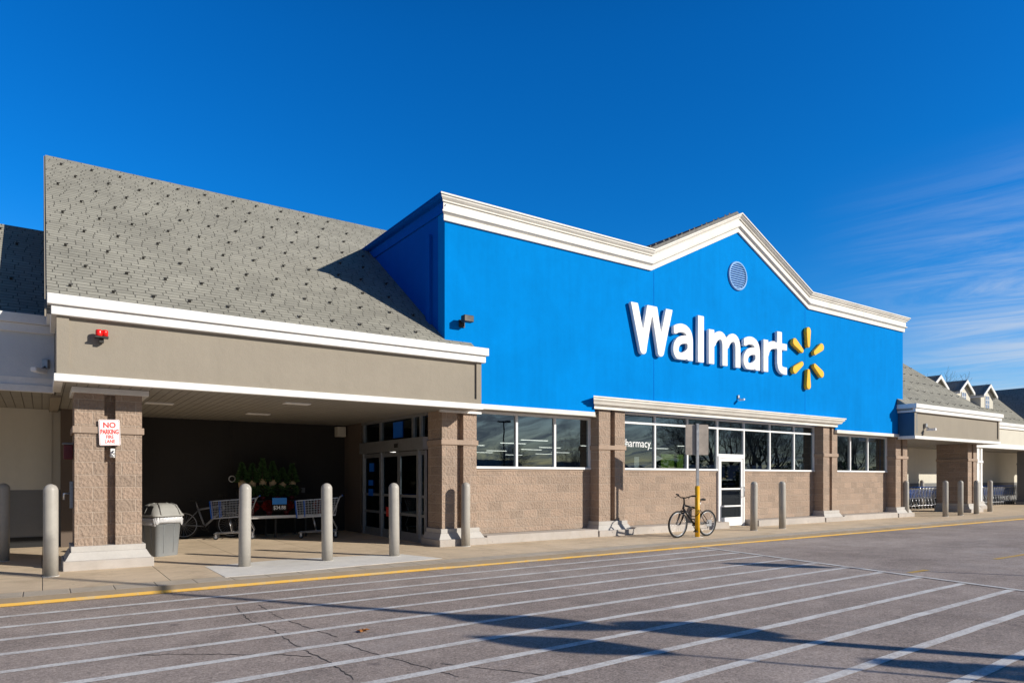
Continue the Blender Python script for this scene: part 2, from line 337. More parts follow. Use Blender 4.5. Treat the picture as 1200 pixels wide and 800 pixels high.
# ------------------------------------------------------------------ mesh builder
class MB:
    def __init__(s): s.v = []; s.f = []; s.sm = []
    def add(s, vs, fs, smooth=False):
        o = len(s.v); s.v += [tuple(v) for v in vs]; s.f += [tuple(i+o for i in f) for f in fs]; s.sm += [smooth]*len(fs); return s
    def box(s, x0, x1, y0, y1, z0, z1, bev=0):
        if bev:
            b = min(bev, (x1-x0)*.45, (y1-y0)*.45, (z1-z0)*.45); bm = bmesh.new()
            bmesh.ops.create_cube(bm, size=1)
            for v in bm.verts: v.co = Vector(((x0+x1)/2+v.co.x*(x1-x0), (y0+y1)/2+v.co.y*(y1-y0), (z0+z1)/2+v.co.z*(z1-z0)))
            bmesh.ops.bevel(bm, geom=bm.edges[:], offset=b, segments=1, affect='EDGES')
            bm.verts.index_update(); s.add([v.co for v in bm.verts], [[v.index for v in f.verts] for f in bm.faces]); bm.free(); return s
        vs = [(x0,y0,z0),(x1,y0,z0),(x1,y1,z0),(x0,y1,z0),(x0,y0,z1),(x1,y0,z1),(x1,y1,z1),(x0,y1,z1)]
        return s.add(vs, [(0,3,2,1),(4,5,6,7),(0,1,5,4),(1,2,6,5),(2,3,7,6),(3,0,4,7)])
    def prism(s, poly, axis, a, b):      # poly of 2D points; extruded along axis from a to b
        n = len(poly)
        def P(p, t): return {'X': (t, p[0], p[1]), 'Y': (p[0], t, p[1]), 'Z': (p[0], p[1], t)}[axis]
        vs = [P(p, a) for p in poly]+[P(p, b) for p in poly]
        fs = [tuple(range(n))[::-1], tuple(range(n, 2*n))]+[(i, (i+1) % n, n+(i+1) % n, n+i) for i in range(n)]
        return s.add(vs, fs)
    def frus(s, x0, x1, y0, y1, z0, X0, X1, Y0, Y1, z1):
        vs = [(x0,y0,z0),(x1,y0,z0),(x1,y1,z0),(x0,y1,z0),(X0,Y0,z1),(X1,Y0,z1),(X1,Y1,z1),(X0,Y1,z1)]
        return s.add(vs, [(0,3,2,1),(4,5,6,7),(0,1,5,4),(1,2,6,5),(2,3,7,6),(3,0,4,7)])
    def tube(s, pts, r, n=8, closed=False, caps=True, smooth=True):
        pts = [Vector(p) for p in pts]; k = len(pts); rs = r if isinstance(r, (list, tuple)) else [r]*k
        vs = []; up = None
        for i, p in enumerate(pts):
            if closed: t = (pts[(i+1) % k]-pts[i-1])
            else: t = pts[min(i+1, k-1)]-pts[max(i-1, 0)]
            t = t.normalized() if t.length > 1e-9 else Vector((0, 0, 1))
            if up is None: up = t.orthogonal().normalized()
            up = (up-t*up.dot(t)); up = up.normalized() if up.length > 1e-6 else t.orthogonal().normalized()
            sd = t.cross(up)
            for j in range(n):
                a = 2*PI*j/n; vs.append(p+(up*math.cos(a)+sd*math.sin(a))*rs[i])
        fs = []
        for i in range(k if closed else k-1):
            i2 = (i+1) % k
            for j in range(n):
                j2 = (j+1) % n; fs.append((i*n+j, i*n+j2, i2*n+j2, i2*n+j))
        s.add(vs, fs, smooth)
        if caps and not closed:
            o = len(s.v)-len(vs); s.f.append(tuple(o+j for j in range(n))[::-1]); s.f.append(tuple(o+(k-1)*n+j for j in range(n))); s.sm += [False, False]
        return s
    def lathe(s, prof, n=24, c=(0, 0, 0), sx=1, sy=1, smooth=True):
        vs = []; fs = []
        for r, z in prof:
            for j in range(n):
                a = 2*PI*j/n; vs.append((c[0]+r*sx*math.cos(a), c[1]+r*sy*math.sin(a), c[2]+z))
        k = len(prof)
        for i in range(k-1):
            for j in range(n):
                j2 = (j+1) % n; fs.append((i*n+j, i*n+j2, (i+1)*n+j2, (i+1)*n+j))
        s.add(vs, fs, smooth); o = len(s.v)-len(vs)
        s.f += [tuple(o+j for j in range(n))[::-1], tuple(o+(k-1)*n+j for j in range(n))]; s.sm += [False, False]
        return s
    def build(s, name, mat, parent=None, label=None, kind=None, cat=None, group=None, local=False):
        me = bpy.data.meshes.new(name)
        off = Vector((0, 0, 0))
        if parent is not None and not local:
            q = parent
            while q is not None: off += q.location; q = q.parent
        me.from_pydata([tuple(Vector(v)-off) for v in s.v], [], s.f)
        me.polygons.foreach_set('use_smooth', s.sm); me.materials.append(mat); me.update()
        o = bpy.data.objects.new(name, me); COL.objects.link(o)
        if parent is not None: o.parent = parent
        if label: o['label'] = label
        if kind: o['kind'] = kind
        if cat: o['category'] = cat
        if group: o['group'] = group
        return o

def thing(name, label, cat, loc=(0, 0, 0), rz=0, group=None):
    o = bpy.data.objects.new(name, None); COL.objects.link(o); o.empty_display_size = .2
    o.location = loc; o.rotation_euler = (0, 0, rz); o['label'] = label; o['category'] = cat
    if group: o['group'] = group
    return o
def kids(o): return [c for c in bpy.data.objects if c.parent == o]
def copy_tree(o, parent=None):
    ch = kids(o); c = o.copy(); COL.objects.link(c)
    if parent is not None: c.parent = parent
    for k in ch: copy_tree(k, c)
    return c
def dup(root, loc, rz=None, label=None, group=None):
    c = copy_tree(root); c.location = loc
    if rz is not None: c.rotation_euler = (0, 0, rz)
    if label: c['label'] = label
    if group: c['group'] = group
    return c

# pixel (in the 1200x800 photograph) -> ground point, used only to read positions off once
def gp(px, py, z=.1):
    u = (px-600)/800; t = (1.57-z)*800/(py-560)
    return ((.567+.8236*u)*t, (.8236-.567*u)*t)

# ------------------------------------------------------------------ ground
MB().add([(-300,-300,0),(400,-300,0),(400,400,0),(-300,400,0)], [(0,1,2,3)]).build('parking_lot', M['asphalt'], kind='structure')
MB().box(-30, 70, 10.86, 26, -.2, .1).build('sidewalk', M['sidewalk'], kind='structure')
MB().box(-30, 70, 10.4, 10.858, -.2, .1, ).build('kerb', M['kerb'], kind='structure')
yl = MB(); random.seed(3)
xs = [-30+i*.25 for i in range(401)]
prev = None; vs = []; fs = []
for i, x in enumerate(xs):
    w = .022; a = len(vs); zt = (.036 if x < 6 else .028)+.008*random.random()
    vs += [(x, 10.35, .004), (x, 10.394, .006), (x, 10.394, zt)]
    if i: fs += [(a-3, a, a+1, a-2), (a-2, a+1, a+2, a-1)]
yl.add(vs, fs).build('yellow_kerb_line', M['yellow'], kind='structure')
# fresh concrete panel at the entrance
pp = [gp(240, 663.5), gp(264, 676), gp(330, 671), gp(400, 664.5), gp(518, 654), gp(470, 649), gp(400, 652), gp(330, 655.5)]
MB().prism(pp, 'Z', .09, .104).build('pavement_patch', M['patch'], kind='structure')
# hatch stripes
ln = MB(); random.seed(5)
def edgeX(y): return 11.2+(y-3.77)*(1.1/6.63)
for k in range(22):
    yL = 9.64-.685*k; yR = 9.80-.650*k
    x0 = -14.; y0 = yL+(yR-yL)/12.*x0; x1 = edgeX(yR)-.02; y1 = yL+(yR-yL)/12.*x1
    n = 60; vs = []; fs = []
    for i in range(n+1):
        f = i/n; x = x0+(x1-x0)*f; y = y0+(y1-y0)*f; j = random.uniform(-.006, .006); w = .052+random.uniform(-.005, .005)
        vs += [(x, y-w+j, .004), (x, y+w+j, .004)]
        if i: a = 2*i; fs.append((a-2, a, a+1, a-1))
    ln.add(vs, fs)
vs = []; fs = []
for i in range(61):
    y = 10.36-i*.28; x = edgeX(y); w = .055+random.uniform(-.004, .004); vs += [(x-.001, y, .008), (x+2*w, y, .008)]
    if i: a = 2*i; fs.append((a-2, a-1, a+1, a))
ln.add(vs, fs)
ln.build('painted_hatching', M['line'], kind='structure')
yd = MB()
for x0, x1 in ((11.85, 12.45), (15.2, 18.2), (21.2, 24.2), (27.2, 30.2), (33.2, 36.2), (39.2, 42.2)):
    yd.add([(x0, 5.54, .005), (x1, 5.54, .005), (x1, 5.64, .005), (x0, 5.64, .005)], [(0,1,2,3)])
yd.build('yellow_lane_dashes', M['yellow'], kind='structure')
# sealed cracks
ck = MB(); random.seed(11)
for path in ([(276,710),(293,727),(320,738),(343,753),(360,763),(383,773),(400,785),(420,799)], [(302,708),(327,723),(367,737),(400,747)],
             [(390,750),(443,767),(500,782),(545,795)], [(517,777),(590,785),(673,795)], [(160,767),(240,766),(330,767),(372,770)], [(600,640),(700,652),(790,668)][:0] or [(1150,765),(1190,775)]):
    P = [gp(a, b, 0) for a, b in path]; pts = []
    for a, b in zip(P[:-1], P[1:]):
        n = max(3, int(math.dist(a, b)/.06))
        for i in range(n): pts.append((a[0]+(b[0]-a[0])*i/n+random.uniform(-.014, .014), a[1]+(b[1]-a[1])*i/n+random.uniform(-.014, .014)))
    vs = []; fs = []
    for i, (x, y) in enumerate(pts):
        w = .003+.007*random.random(); vs += [(x-w*.7, y-w, .0022), (x+w*.7, y+w, .0022)]
        if i: a = 2*i; fs.append((a-2, a, a+1, a-1))
    ck.add(vs, fs)
ck.build('pavement_cracks', M['crack'], kind='structure')

# ------------------------------------------------------------------ shared building pieces
def sweep(path, prof, ybase, miterL=None, miterR=None):
    """profile (projection, dz) swept along an XZ path in front of plane y=ybase"""
    mb = MB(); n = len(prof); vs = []
    for i, (x, z) in enumerate(path):
        for pr, dz in prof:
            xx = x
            if i == 0 and miterL: xx = x-pr
            if i == len(path)-1 and miterR: xx = x+pr
            vs.append((xx, ybase-pr, z+dz))
    fs = []
    for i in range(len(path)-1):
        for j in range(n-1): fs.append((i*n+j, (i+1)*n+j, (i+1)*n+j+1, i*n+j+1))
    fs.append(tuple(range(n))); fs.append(tuple((len(path)-1)*n+j for j in range(n))[::-1])
    return mb.add(vs, fs)
PROF = [(0,0),(.20,0),(.20,-.035),(.17,-.05),(.165,-.075),(.13,-.11),(.11,-.125),(.11,-.15),(.075,-.155),(.075,-.33),(.115,-.335),(.115,-.365),(.08,-.385),(.05,-.41),(.05,-.53),(0,-.53)]
MOLD = [(0,0),(.25,0),(.25,-.035),(.22,-.05),(.215,-.085),(.17,-.13),(.14,-.185),(.10,-.20),(.05,-.215),(.05,-.295),(0,-.295)]

def column(parent, x0, x1, y0, y1, zt, zb=.1, plinth=True, mat='block', cap=False, base='whitebase', fine=True):
    w = x1-x0; gx0 = x0+w*.43; gx1 = x0+w*.43+.16; gd = .15
    b = MB(); zc = .47
    # shaft as one outline with the vertical slot cut in its front
    poly = [(x0, y0), (gx0, y0), (gx0, y0+gd), (gx1, y0+gd), (gx1, y0), (x1, y0), (x1, y1), (x0, y1)]
    b.prism(poly, 'Z', zc-.01, zt)
    c = b.build('column', M[mat], parent)
    MB().box(x0-.03, x1+.03, y0-.03, y1+.02, 2.30, 2.41, .006).build('column_band', M['block_smooth'] if mat == 'block' else M[mat], c)
    e = .13
    p = MB(); p.box(x0-.05, x1+.05, y0-.05, y1, .375, zc, .005)
    p.frus(x0-e, x1+e, y0-e, y1, .25, x0-.06, x1+.06, y0-.06, y1, .3755)
    p.build('plinth', M[base], c)
    MB().box(x0-.16, x1+.16, y0-.20, y1+.02, zb-.02, .25, .008).build('base_block', M['footing'], c)
    if cap: MB().box(x0-.04, x1+.1, y0-.06, y1+.1, zt-.09, zt+.0, .004).build('cap_trim', M['white'], c)
    return c

SLOPE = .733
def gable_roof(x0, x1, ye, ze, yr, th=.12, mat='shingleX', parent=None, name='roof'):
    zr = ze+SLOPE*(yr-ye)
    # outline in YZ
    poly = [(ye, ze), (yr, zr), (2*yr-ye, ze), (2*yr-ye, ze-th), (yr, zr-th*1.25), (ye, ze-th)]
    return MB().prism(poly, 'X', x0, x1).build(name, M[mat], parent)

guard_me = None
def guard_mesh():
    global guard_me
    if guard_me: return guard_me
    mb = MB()
    # strap lying on the slope with an upright cleat and a small disc foot
    mb.box(-.010, .010, -.04, .07, .0, .008)
    mb.box(-.022, .022, -.045, -.036, .0, .050)
    mb.tube([(-.012, -.04, .045), (.045, -.04, .05)], .010, 6)
    me = bpy.data.meshes.new('snow_guard'); me.from_pydata(mb.v, [], mb.f); me.materials.append(M['dark']); guard_me = me
    return me
def guards(roof, x0, x1, ye, ze, xmax=None, rows=None, dx=.62, cap=100, skip=None):
    me = guard_mesh(); ang = math.atan(SLOPE); base = Vector((0, 0, 0)); q = roof
    while q is not None: base += q.location; q = q.parent
    pts = []
    for r, y in enumerate(rows):
        x = x0+.30+(.31 if r % 2 else 0)
        while x < x1-.1:
            xx = x+random.uniform(-.05, .05); z = ze+SLOPE*(y-ye)
            if not (skip and skip(xx, y, z)): pts.append((xx, y+random.uniform(-.02, .02), z))
            x += dx
    pts.sort(key=lambda p: p[0]**2+p[1]**2)
    for i, p in enumerate(pts[:cap]):
        o = bpy.data.objects.new('snow_guard', me); COL.objects.link(o); o.parent = roof
        z = ze+SLOPE*(p[1]-ye)+.003
        o.scale = (.95, .95, 1.0); o.location = Vector((p[0], p[1], z))-base; o.rotation_euler = (ang, 0, random.uniform(-.15, .15))
    rest = pts[cap:]
    if rest:
        mb = MB(); m = Matrix.Rotation(ang, 4, 'X')
        for p in rest:
            z = ze+SLOPE*(p[1]-ye)+.003
            mb.add([m @ v.co+Vector((p[0], p[1], z)) for v in me.vertices], [tuple(q.vertices) for q in me.polygons])
        mb.build('snow_guard', M['dark'], roof, kind='stuff')

# ------------------------------------------------------------------ main store
store = thing('store_building', 'blue stucco storefront with white cornice gable and dark pharmacy windows', 'store', (17.1, 13, .1))
XL, XR, YB = 7.18, 27.05, 13.0
ZC = 7.66; ZA = 9.43; VX0, AX, VX1 = 13.45, 17.12, 20.77
f = [(XL, 3.23), (11.48, 3.23), (11.48, 3.34), (22.42, 3.34), (22.42, 3.23), (XR, 3.23), (XR, ZC-.02), (VX1, ZC-.02), (AX, ZA-.02), (VX0, ZC-.02), (XL, ZC-.02)]
MB().prism(f, 'Y', YB, YB+.3).build('facade_wall', M['blue'], store)
for x in (13.59, 20.62): MB().box(x-.008, x+.008, YB-.002, YB+.001, 3.62, ZC-.53).build('expansion_joint', M['bluedk'], store)
# side walls, back, flat roof
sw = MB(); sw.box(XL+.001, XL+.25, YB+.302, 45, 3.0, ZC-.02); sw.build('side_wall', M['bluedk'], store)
MB().box(XR-.25, XR-.001, YB+.302, 45, .1, ZC-.02).build('side_wall', M['blue'], store)
MB().box(XL-.07, XL, 13.58, 13.76, 4.7, 7.0).build('downspout', M['bluedk'], store)
MB().box(XL, XR, 44.7, 45, .1, 7.6).build('back_wall', M['cream'], store)
MB().box(XL+.26, XR-.26, 13.31, 44.6, 6.95, 7.1).build('flat_roof', M['dark'], store)
sweep([(XL, ZC), (VX0, ZC), (AX, ZA+.01), (VX1, ZC), (XR, ZC)], PROF, YB-.001, True, True).build('cornice', M['cornice'], store)
for x in (9.9, 24.1):
    MB().box(x-.004, x+.004, YB-.079, YB-.0745, ZC-.33, ZC-.155).build('cornice_seam', M['galv'], store)
# blue painted return of the cornice along the side
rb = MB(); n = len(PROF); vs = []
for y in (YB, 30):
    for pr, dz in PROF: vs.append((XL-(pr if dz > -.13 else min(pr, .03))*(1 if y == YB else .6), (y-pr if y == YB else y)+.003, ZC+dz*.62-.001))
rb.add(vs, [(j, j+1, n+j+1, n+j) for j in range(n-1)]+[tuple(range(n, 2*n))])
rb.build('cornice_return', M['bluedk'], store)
# gable roof behind the raking cornice
k = (ZA-ZC)/(AX-VX0)
gr = MB().prism([(VX0-.35, ZC+.10-.35*k), (AX, ZA+.11), (VX1+.35, ZC+.10-.35*k), (VX1+.35, ZC-.05-.35*k), (AX, ZA-.04), (VX0-.35, ZC-.05-.35*k)], 'Y', YB+.01, 30).build('gable_roof', m_shingle('shade_toned_gable_shingles', 'Y', (.045, .045, .05), (.02, .02, .02)), store)  # near-black colour imitates shade on the gable shingles
me = guard_mesh()
for i in range(14):
    o = bpy.data.objects.new('snow_guard', me); COL.objects.link(o); o.parent = gr
    x = VX0+.1+i*.26; o.location = Vector((x, YB+.12+.05*(i % 2), ZC+.10+(x-VX0)*k))-gr.location-store.location
MB().prism([(VX0-.33, ZC+.095-.35*k), (AX, ZA+.104), (VX1+.33, ZC+.095-.35*k), (VX1+.33, ZC-.04-.35*k), (AX, ZA-.03), (VX0-.33, ZC-.04-.35*k)], 'Y', YB-.008, YB+.009).build('roof_edge_shade', M['dark'], store)  # dark plate added over the sunlit slab end to imitate shade
# round louvre vent
vt = MB(); r = .40
vt.tube([(AX+r*math.cos(2*PI*i/40), YB-.02, 7.60+r*math.sin(2*PI*i/40)) for i in range(40)], .035, 8, closed=True)
vent = vt.build('round_vent', paint('vent_pale_blue', (.20, .40, .70), .5, .05), store)
sl_ = MB()
for i in range(11):
    z = 7.60-.33+i*.066; h = math.sqrt(max(0, .385**2-(z-7.6)**2))
    sl_.add([(AX-h, YB-.035, z-.018), (AX+h, YB-.035, z-.018), (AX+h, YB-.003, z+.022), (AX-h, YB-.003, z+.022),
             (AX-h, YB-.035, z-.010), (AX+h, YB-.035, z-.010), (AX+h, YB-.003, z+.030), (AX-h, YB-.003, z+.030)],
            [(0,3,2,1),(4,5,6,7),(0,1,5,4),(1,2,6,5),(2,3,7,6),(3,0,4,7)])
sl_.build('louvre', bpy.data.materials['vent_pale_blue'], vent)
MB().prism([(AX+.38*math.cos(2*PI*i/32), 7.6+.38*math.sin(2*PI*i/32)) for i in range(32)], 'Y', YB-.004, YB-.001).build('vent_back', M['bluedk'], vent)
# white trim under the blue and the moulding over the pharmacy bay
for a, b in ((XL, 11.46), (22.44, XR)):
    MB().box(a, b, YB-.05, YB+.1, 3.12, 3.229, .004).build('trim', M['cornice'], store)
sweep([(11.47, 3.61), (22.42, 3.61)], MOLD, YB-.002, True, True).build('moulding', M['cornice'], store)
MB().box(8.05, 11.62, YB+.101, 13.395, 3.121, 3.18).build('soffit', M['taupe'], store)
MB().box(11.5, 22.4, YB+.001, 13.395, 3.341, 3.40).build('soffit', M['taupe'], store)
MB().box(22.62, 26.6, YB+.101, 13.395, 3.121, 3.18).build('soffit', M['taupe'], store)
column(store, 11.67, 12.57, 13.05, 13.5, 3.339)
column(store, 21.77, 22.62, 13.05, 13.5, 3.339)
column(store, 26.62, 27.5, 13.05, 13.6, 3.12)
# low block walls and footing
YW = 13.40
for a, b in ((8.0, 11.67), (12.57, 16.68), (17.96, 21.77), (22.62, 26.62)):
    MB().box(a, b, YW, YW+.3, .29, 1.735).build('block_wall', M['block'], store)
    MB().box(a, b, YW-.012, YW+.3, 1.737, 1.79, .004).build('sill_course', M['block_smooth'], store)
for a, b in ((8.2, 11.5), (12.74, 16.62), (18.02, 21.6), (22.8, 26.45)):
    MB().frus(a, b, 12.88, YW, .08, a, b, 12.89, YW, .285).build('footing', M['footing'], store)

def window(x0, x1, muls, z0, z1, transom=None, parent=store, pane='glass', skip=None):
    fr = MB(); fw = .055; ya, yb = YW-.03, YW+.07
    fr.box(x0, x1, ya-.02, yb, z0, z0+fw, .004); fr.box(x0, x1, ya, yb, z1-fw, z1)
    zz = [z0+fw, z1-fw]
    for x in [x0+fw/2]+muls+[x1-fw/2]:
        fr.box(x-fw/2, x+fw/2, ya+.002, yb-.002, z0+fw*.9, z1-fw*.9)
    if transom: fr.box(x0+.01, x1-.01, ya+.005, yb-.005, transom-fw/2, transom+fw/2)
    w = fr.build('window', M['alu'], parent)
    X = [x0]+muls+[x1]
    for a, b in zip(X[:-1], X[1:]):
        for c, d in ([(z0, transom), (transom, z1)] if transom else [(z0, z1)]):
            if skip and skip(a, c): continue
            MB().box(a+.03, b-.03, YW+.02, YW+.027, c+.03, d-.03).build('pane', M[pane], w)
    return w
window(8.0, 11.67, [9.35, 10.51], 1.79, 3.12)
window(22.62, 26.62, [24.05, 25.25], 1.79, 3.12)
window(12.57, 16.71, [14.04, 15.37], 1.79, 3.34, 3.07)
window(17.93, 21.77, [19.28, 20.60], 1.79, 3.34, 3.07)
# panel above the side door
fr = MB(); fr.box(16.711, 16.73, YW-.029, YW+.067, 2.30, 3.04); fr.box(16.711, 16.73, YW-.029, YW+.067, 3.095, 3.285); fr.box(16.711, 17.929, YW-.031, YW+.07, 2.24, 2.30); fr.box(16.711, 17.929, YW-.028, YW+.068, 3.04, 3.095); fr.box(16.711, 17.929, YW-.03, YW+.07, 3.285, 3.34)
w = fr.build('window', M['alu'], store)
MB().box(16.72, 17.92, YW+.02, YW+.027, 2.30, 3.04).build('pane', M['glass'], w)
MB().box(16.72, 17.92, YW+.02, YW+.027, 3.095, 3.285).build('pane', M['glass'], w)
# side door
dr = MB(); x0, x1 = 16.70, 17.94; y0, y1 = YW-.06, YW+.05
dr.box(x0, x0+.06, y0, y1, .1, 2.24); dr.box(x1-.06, x1, y0, y1, .1, 2.24); dr.box(x0+.06, x1-.06, y0, y1, 2.17, 2.24)
dr.box(x0+.065, x0+.15, y0+.02, y1-.02, .12, 2.165); dr.box(x1-.15, x1-.065, y0+.02, y1-.02, .12, 2.165)
dr.box(x0+.15, x1-.15, y0+.02, y1-.02, 2.08, 2.165); dr.box(x0+.15, x1-.15, y0+.02, y1-.02, .12, .38)
dr.box(x0+.15, x1-.15, y0+.025, y1-.025, 1.22, 1.27); dr.box(x0+.15, x1-.15, y0+.025, y1-.025, .70, .745)
d = dr.build('door', M['alu'], store)
MB().box(x0+.15, x1-.15, YW-.008, YW-.002, .38, 2.08).build('pane', M['doorglass'], d)
MB().tube([(x1-.10, y0-.0, 1.0), (x1-.10, y0-.06, 1.0), (x1-.10, y0-.06, 1.3), (x1-.10, y0, 1.3)], .014, 6).build('handle', M['galv'], d)
# window lettering
def text_obj(body, size, loc, rot, mat, name, parent=None, ext=.002, sx=1, align='LEFT', offset=0, **kw):
    c = bpy.data.curves.new(name, 'FONT'); c.body = body; c.size = size; c.extrude = ext; c.align_x = align; c.offset = offset; c.resolution_u = 3
    o = bpy.data.objects.new('tmp', c); COL.objects.link(o)
    dg = bpy.context.evaluated_depsgraph_get(); me = bpy.data.meshes.new_from_object(o.evaluated_get(dg)); bpy.data.objects.remove(o); bpy.data.curves.remove(c)
    me.name = name
    Mx = Matrix.Translation(Vector(loc)) @ rot.to_4x4() @ Matrix.Diagonal((sx, 1, 1, 1))
    me.transform(Mx)
    q = parent; off = Vector((0, 0, 0))
    while q is not None: off += q.location; q = q.parent
    me.transform(Matrix.Translation(-off)); me.materials.clear(); me.materials.append(mat)
    o = bpy.data.objects.new(name, me); COL.objects.link(o)
    if parent is not None: o.parent = parent
    for k_, v in kw.items(): o[k_] = v
    return o
ROT_F = Matrix.Rotation(R(90), 3, 'X')      # readable from -Y
text_obj('Pharmacy', .31, (12.79, YW+.017, 2.42), ROT_F, M['signwhite'], 'lettering', store, .001, .92)

# ---- interior seen through the glass
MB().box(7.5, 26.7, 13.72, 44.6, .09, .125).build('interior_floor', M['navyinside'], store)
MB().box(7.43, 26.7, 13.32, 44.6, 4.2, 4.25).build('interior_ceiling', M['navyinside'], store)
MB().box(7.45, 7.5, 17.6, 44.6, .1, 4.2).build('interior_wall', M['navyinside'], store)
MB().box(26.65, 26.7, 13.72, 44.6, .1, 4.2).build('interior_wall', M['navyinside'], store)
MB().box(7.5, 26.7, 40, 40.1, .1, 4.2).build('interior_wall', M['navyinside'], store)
for i in range(7):
    for j in range(3):
        t = thing('tube_light', 'lit strip light hanging inside the dark store, seen through the windows', 'light', (15.5+j*4.3+(i%2)*.6, 21+i*2.3, 3.0), group='strip lights inside the store')
        MB().box(-.62, .62, -.03, .03, 0, .022).build('lit_tube', M['tube'], t, local=True)
        MB().box(-.65, .65, -.06, .06, .024, .06).build('housing', M['alu'], t, local=True)
def tagmesh(o, label, cat, group=None):
    o['label'] = label; o['category'] = cat
    if group: o['group'] = group
    return o
def card(name, pts, y, mat, label, cat):
    tagmesh(MB().prism(pts, 'Y', y, y+.01).build(name, mat), label, cat)
card('paper_notice', [(13.48, 1.86), (13.66, 1.86), (13.66, 2.16), (13.48, 2.16)], 13.62, M['white'], 'upright white notice standing inside the pharmacy window corner', 'notice')
card('paper_pennant', [(14.25, 1.98), (14.70, 2.14), (14.28, 2.28)], 13.7, M['white'], 'white triangular pennant behind the second pharmacy pane', 'pennant')
card('poster', [(15.36, 1.84), (16.35, 1.84), (16.35, 2.30), (15.36, 2.30)], 14.4, M['green'], 'lime green panel inside the window behind the street sign', 'panel')
card('lamp_shade_card', [(22.95, 1.95), (23.35, 1.95), (23.28, 2.30), (23.02, 2.30)], 13.62, M['white'], 'pale lampshade shape standing in the window right of the pharmacy bay', 'lampshade')
card('paper_tent', [(20.9, 2.27), (21.0, 2.27), (21.25, 1.98), (21.18, 1.95)], 13.62, M['white'], 'leaning white paper strip in last pane of the pharmacy bay', 'paper')
card('price_card', [(21.3, 1.86), (21.55, 1.86), (21.55, 2.10), (21.3, 2.10)], 13.62, M['white'], 'small square white card in last pane of the pharmacy bay', 'card')
sh = thing('store_shelf', 'long dark blue merchandise shelf low inside the pharmacy windows', 'shelf', (16, 14.6, .125))
MB().box(14.1, 21.5, 14.5, 14.9, .125, 2.0).build('shelf_back', paint('shelf_navy', (.01, .03, .12), .6), sh)
MB().box(14.1, 21.5, 14.3, 14.5, 1.5, 1.54).build('shelf_board', M['alu'], sh)

# ---- raised letters from stroke distance fields
def letter_mesh(w, h, strokes, cut, depth, bev=.014, res=.0225):
    nx = int((w+.16)/res)+2; ny = int((h+.16)/res)+2; ox, oy = -.08, -.08
    segs = []
    for pts, rad in strokes:
        for a, b in zip(pts[:-1], pts[1:]): segs.append((a, b, rad))
    def sd(x, y):
        d = 9
        for (ax, ay), (bx, by), r_ in segs:
            vx, vy = bx-ax, by-ay; L2 = vx*vx+vy*vy
            t = 0 if L2 == 0 else max(0, min(1, ((x-ax)*vx+(y-ay)*vy)/L2))
            d = min(d, math.hypot(x-ax-vx*t, y-ay-vy*t)-r_)
        for c in cut: d = max(d, c(x, y))
        return d
    G = [[sd(ox+i*res, oy+j*res) for i in range(nx)] for j in range(ny)]
    nxt = {}
    def lerp(p, q):
        (i0, j0), (i1, j1) = p, q; a, b = G[j0][i0], G[j1][i1]; t = a/(a-b)
        return (ox+(i0+(i1-i0)*t)*res, oy+(j0+(j1-j0)*t)*res)
    pos = {}
    def key(p, q): return (p, q) if p < q else (q, p)
    for j in range(ny-1):
        for i in range(nx-1):
            c = [(i, j), (i+1, j), (i+1, j+1), (i, j+1)]; ins = [G[b][a] < 0 for a, b in c]
            cr = []
            for e in range(4):
                if ins[e] != ins[(e+1) % 4]:
                    kx = key(c[e], c[(e+1) % 4]); pos[kx] = lerp(*kx); cr.append((kx, ins[e]))
            if len(cr) == 2:
                # outgoing edge keeps the inside on the left
                a, b = cr; s_, e_ = (b[0], a[0]) if not a[1] else (a[0], b[0])
                nxt[s_] = e_
            elif len(cr) == 4:
                for q in (0, 2):
                    a, b = cr[q], cr[q+1]; s_, e_ = (b[0], a[0]) if not a[1] else (a[0], b[0]); nxt[s_] = e_
    loops = []; seen = set()
    for s_ in list(nxt):
        if s_ in seen: continue
        lp = []; c = s_
        while c in nxt and c not in seen: seen.add(c); lp.append(pos[c]); c = nxt[c]
        if len(lp) > 5: loops.append(lp)
    cu = bpy.data.curves.new('l', 'CURVE'); cu.dimensions = '2D'; cu.fill_mode = 'BOTH'; cu.extrude = depth/2-bev; cu.bevel_depth = bev; cu.bevel_resolution = 1; cu.offset = -bev
    for lp in loops:
        sp = cu.splines.new('POLY'); sp.points.add(len(lp)-1); sp.use_cyclic_u = True
        for q, (x, y) in zip(sp.points, lp): q.co = (x, y, 0, 1)
    o = bpy.data.objects.new('tmp', cu); COL.objects.link(o)
    dg = bpy.context.evaluated_depsgraph_get(); me = bpy.data.meshes.new_from_object(o.evaluated_get(dg)); bpy.data.objects.remove(o); bpy.data.curves.remove(cu)
    me.transform(Matrix.Rotation(R(90), 4, 'X'))
    return me
def bez(*P, n=10):
    out = []
    for i in range(n+1):
        t = i/n; pts = [Vector(p) for p in P]
        while len(pts) > 1: pts = [a.lerp(b, t) for a, b in zip(pts[:-1], pts[1:])]
        out.append(tuple(pts[0]))
    return out
CAP = 1.32; XH = .99; SR = .128
bot = lambda x, y: -.0-y
def capc(h): return lambda x, y: y-h
G_W = (1.66, 1.32, [([(.135, 1.45), (.50, .125)], SR), ([(.50, .125), (.79, 1.45)], SR*.94), ([(.87, 1.45), (1.16, .125)], SR*.94), ([(1.16, .125), (1.525, 1.45)], SR)], [capc(CAP)])
G_l = (.26, 1.32, [([(.13, -.3), (.13, 1.6)], .129)], [bot, capc(CAP)])
arch = bez((.09, .80), (.28, .92), (.60, .92), (.69, .78), (.69, .50), n=12)+[(.69, -.2)]
bowl = bez((.69, .56), (.42, .60), (.10, .54), (.11, .24), n=10)+bez((.11, .24), (.13, .02), (.48, .02), (.69, .30), n=10)
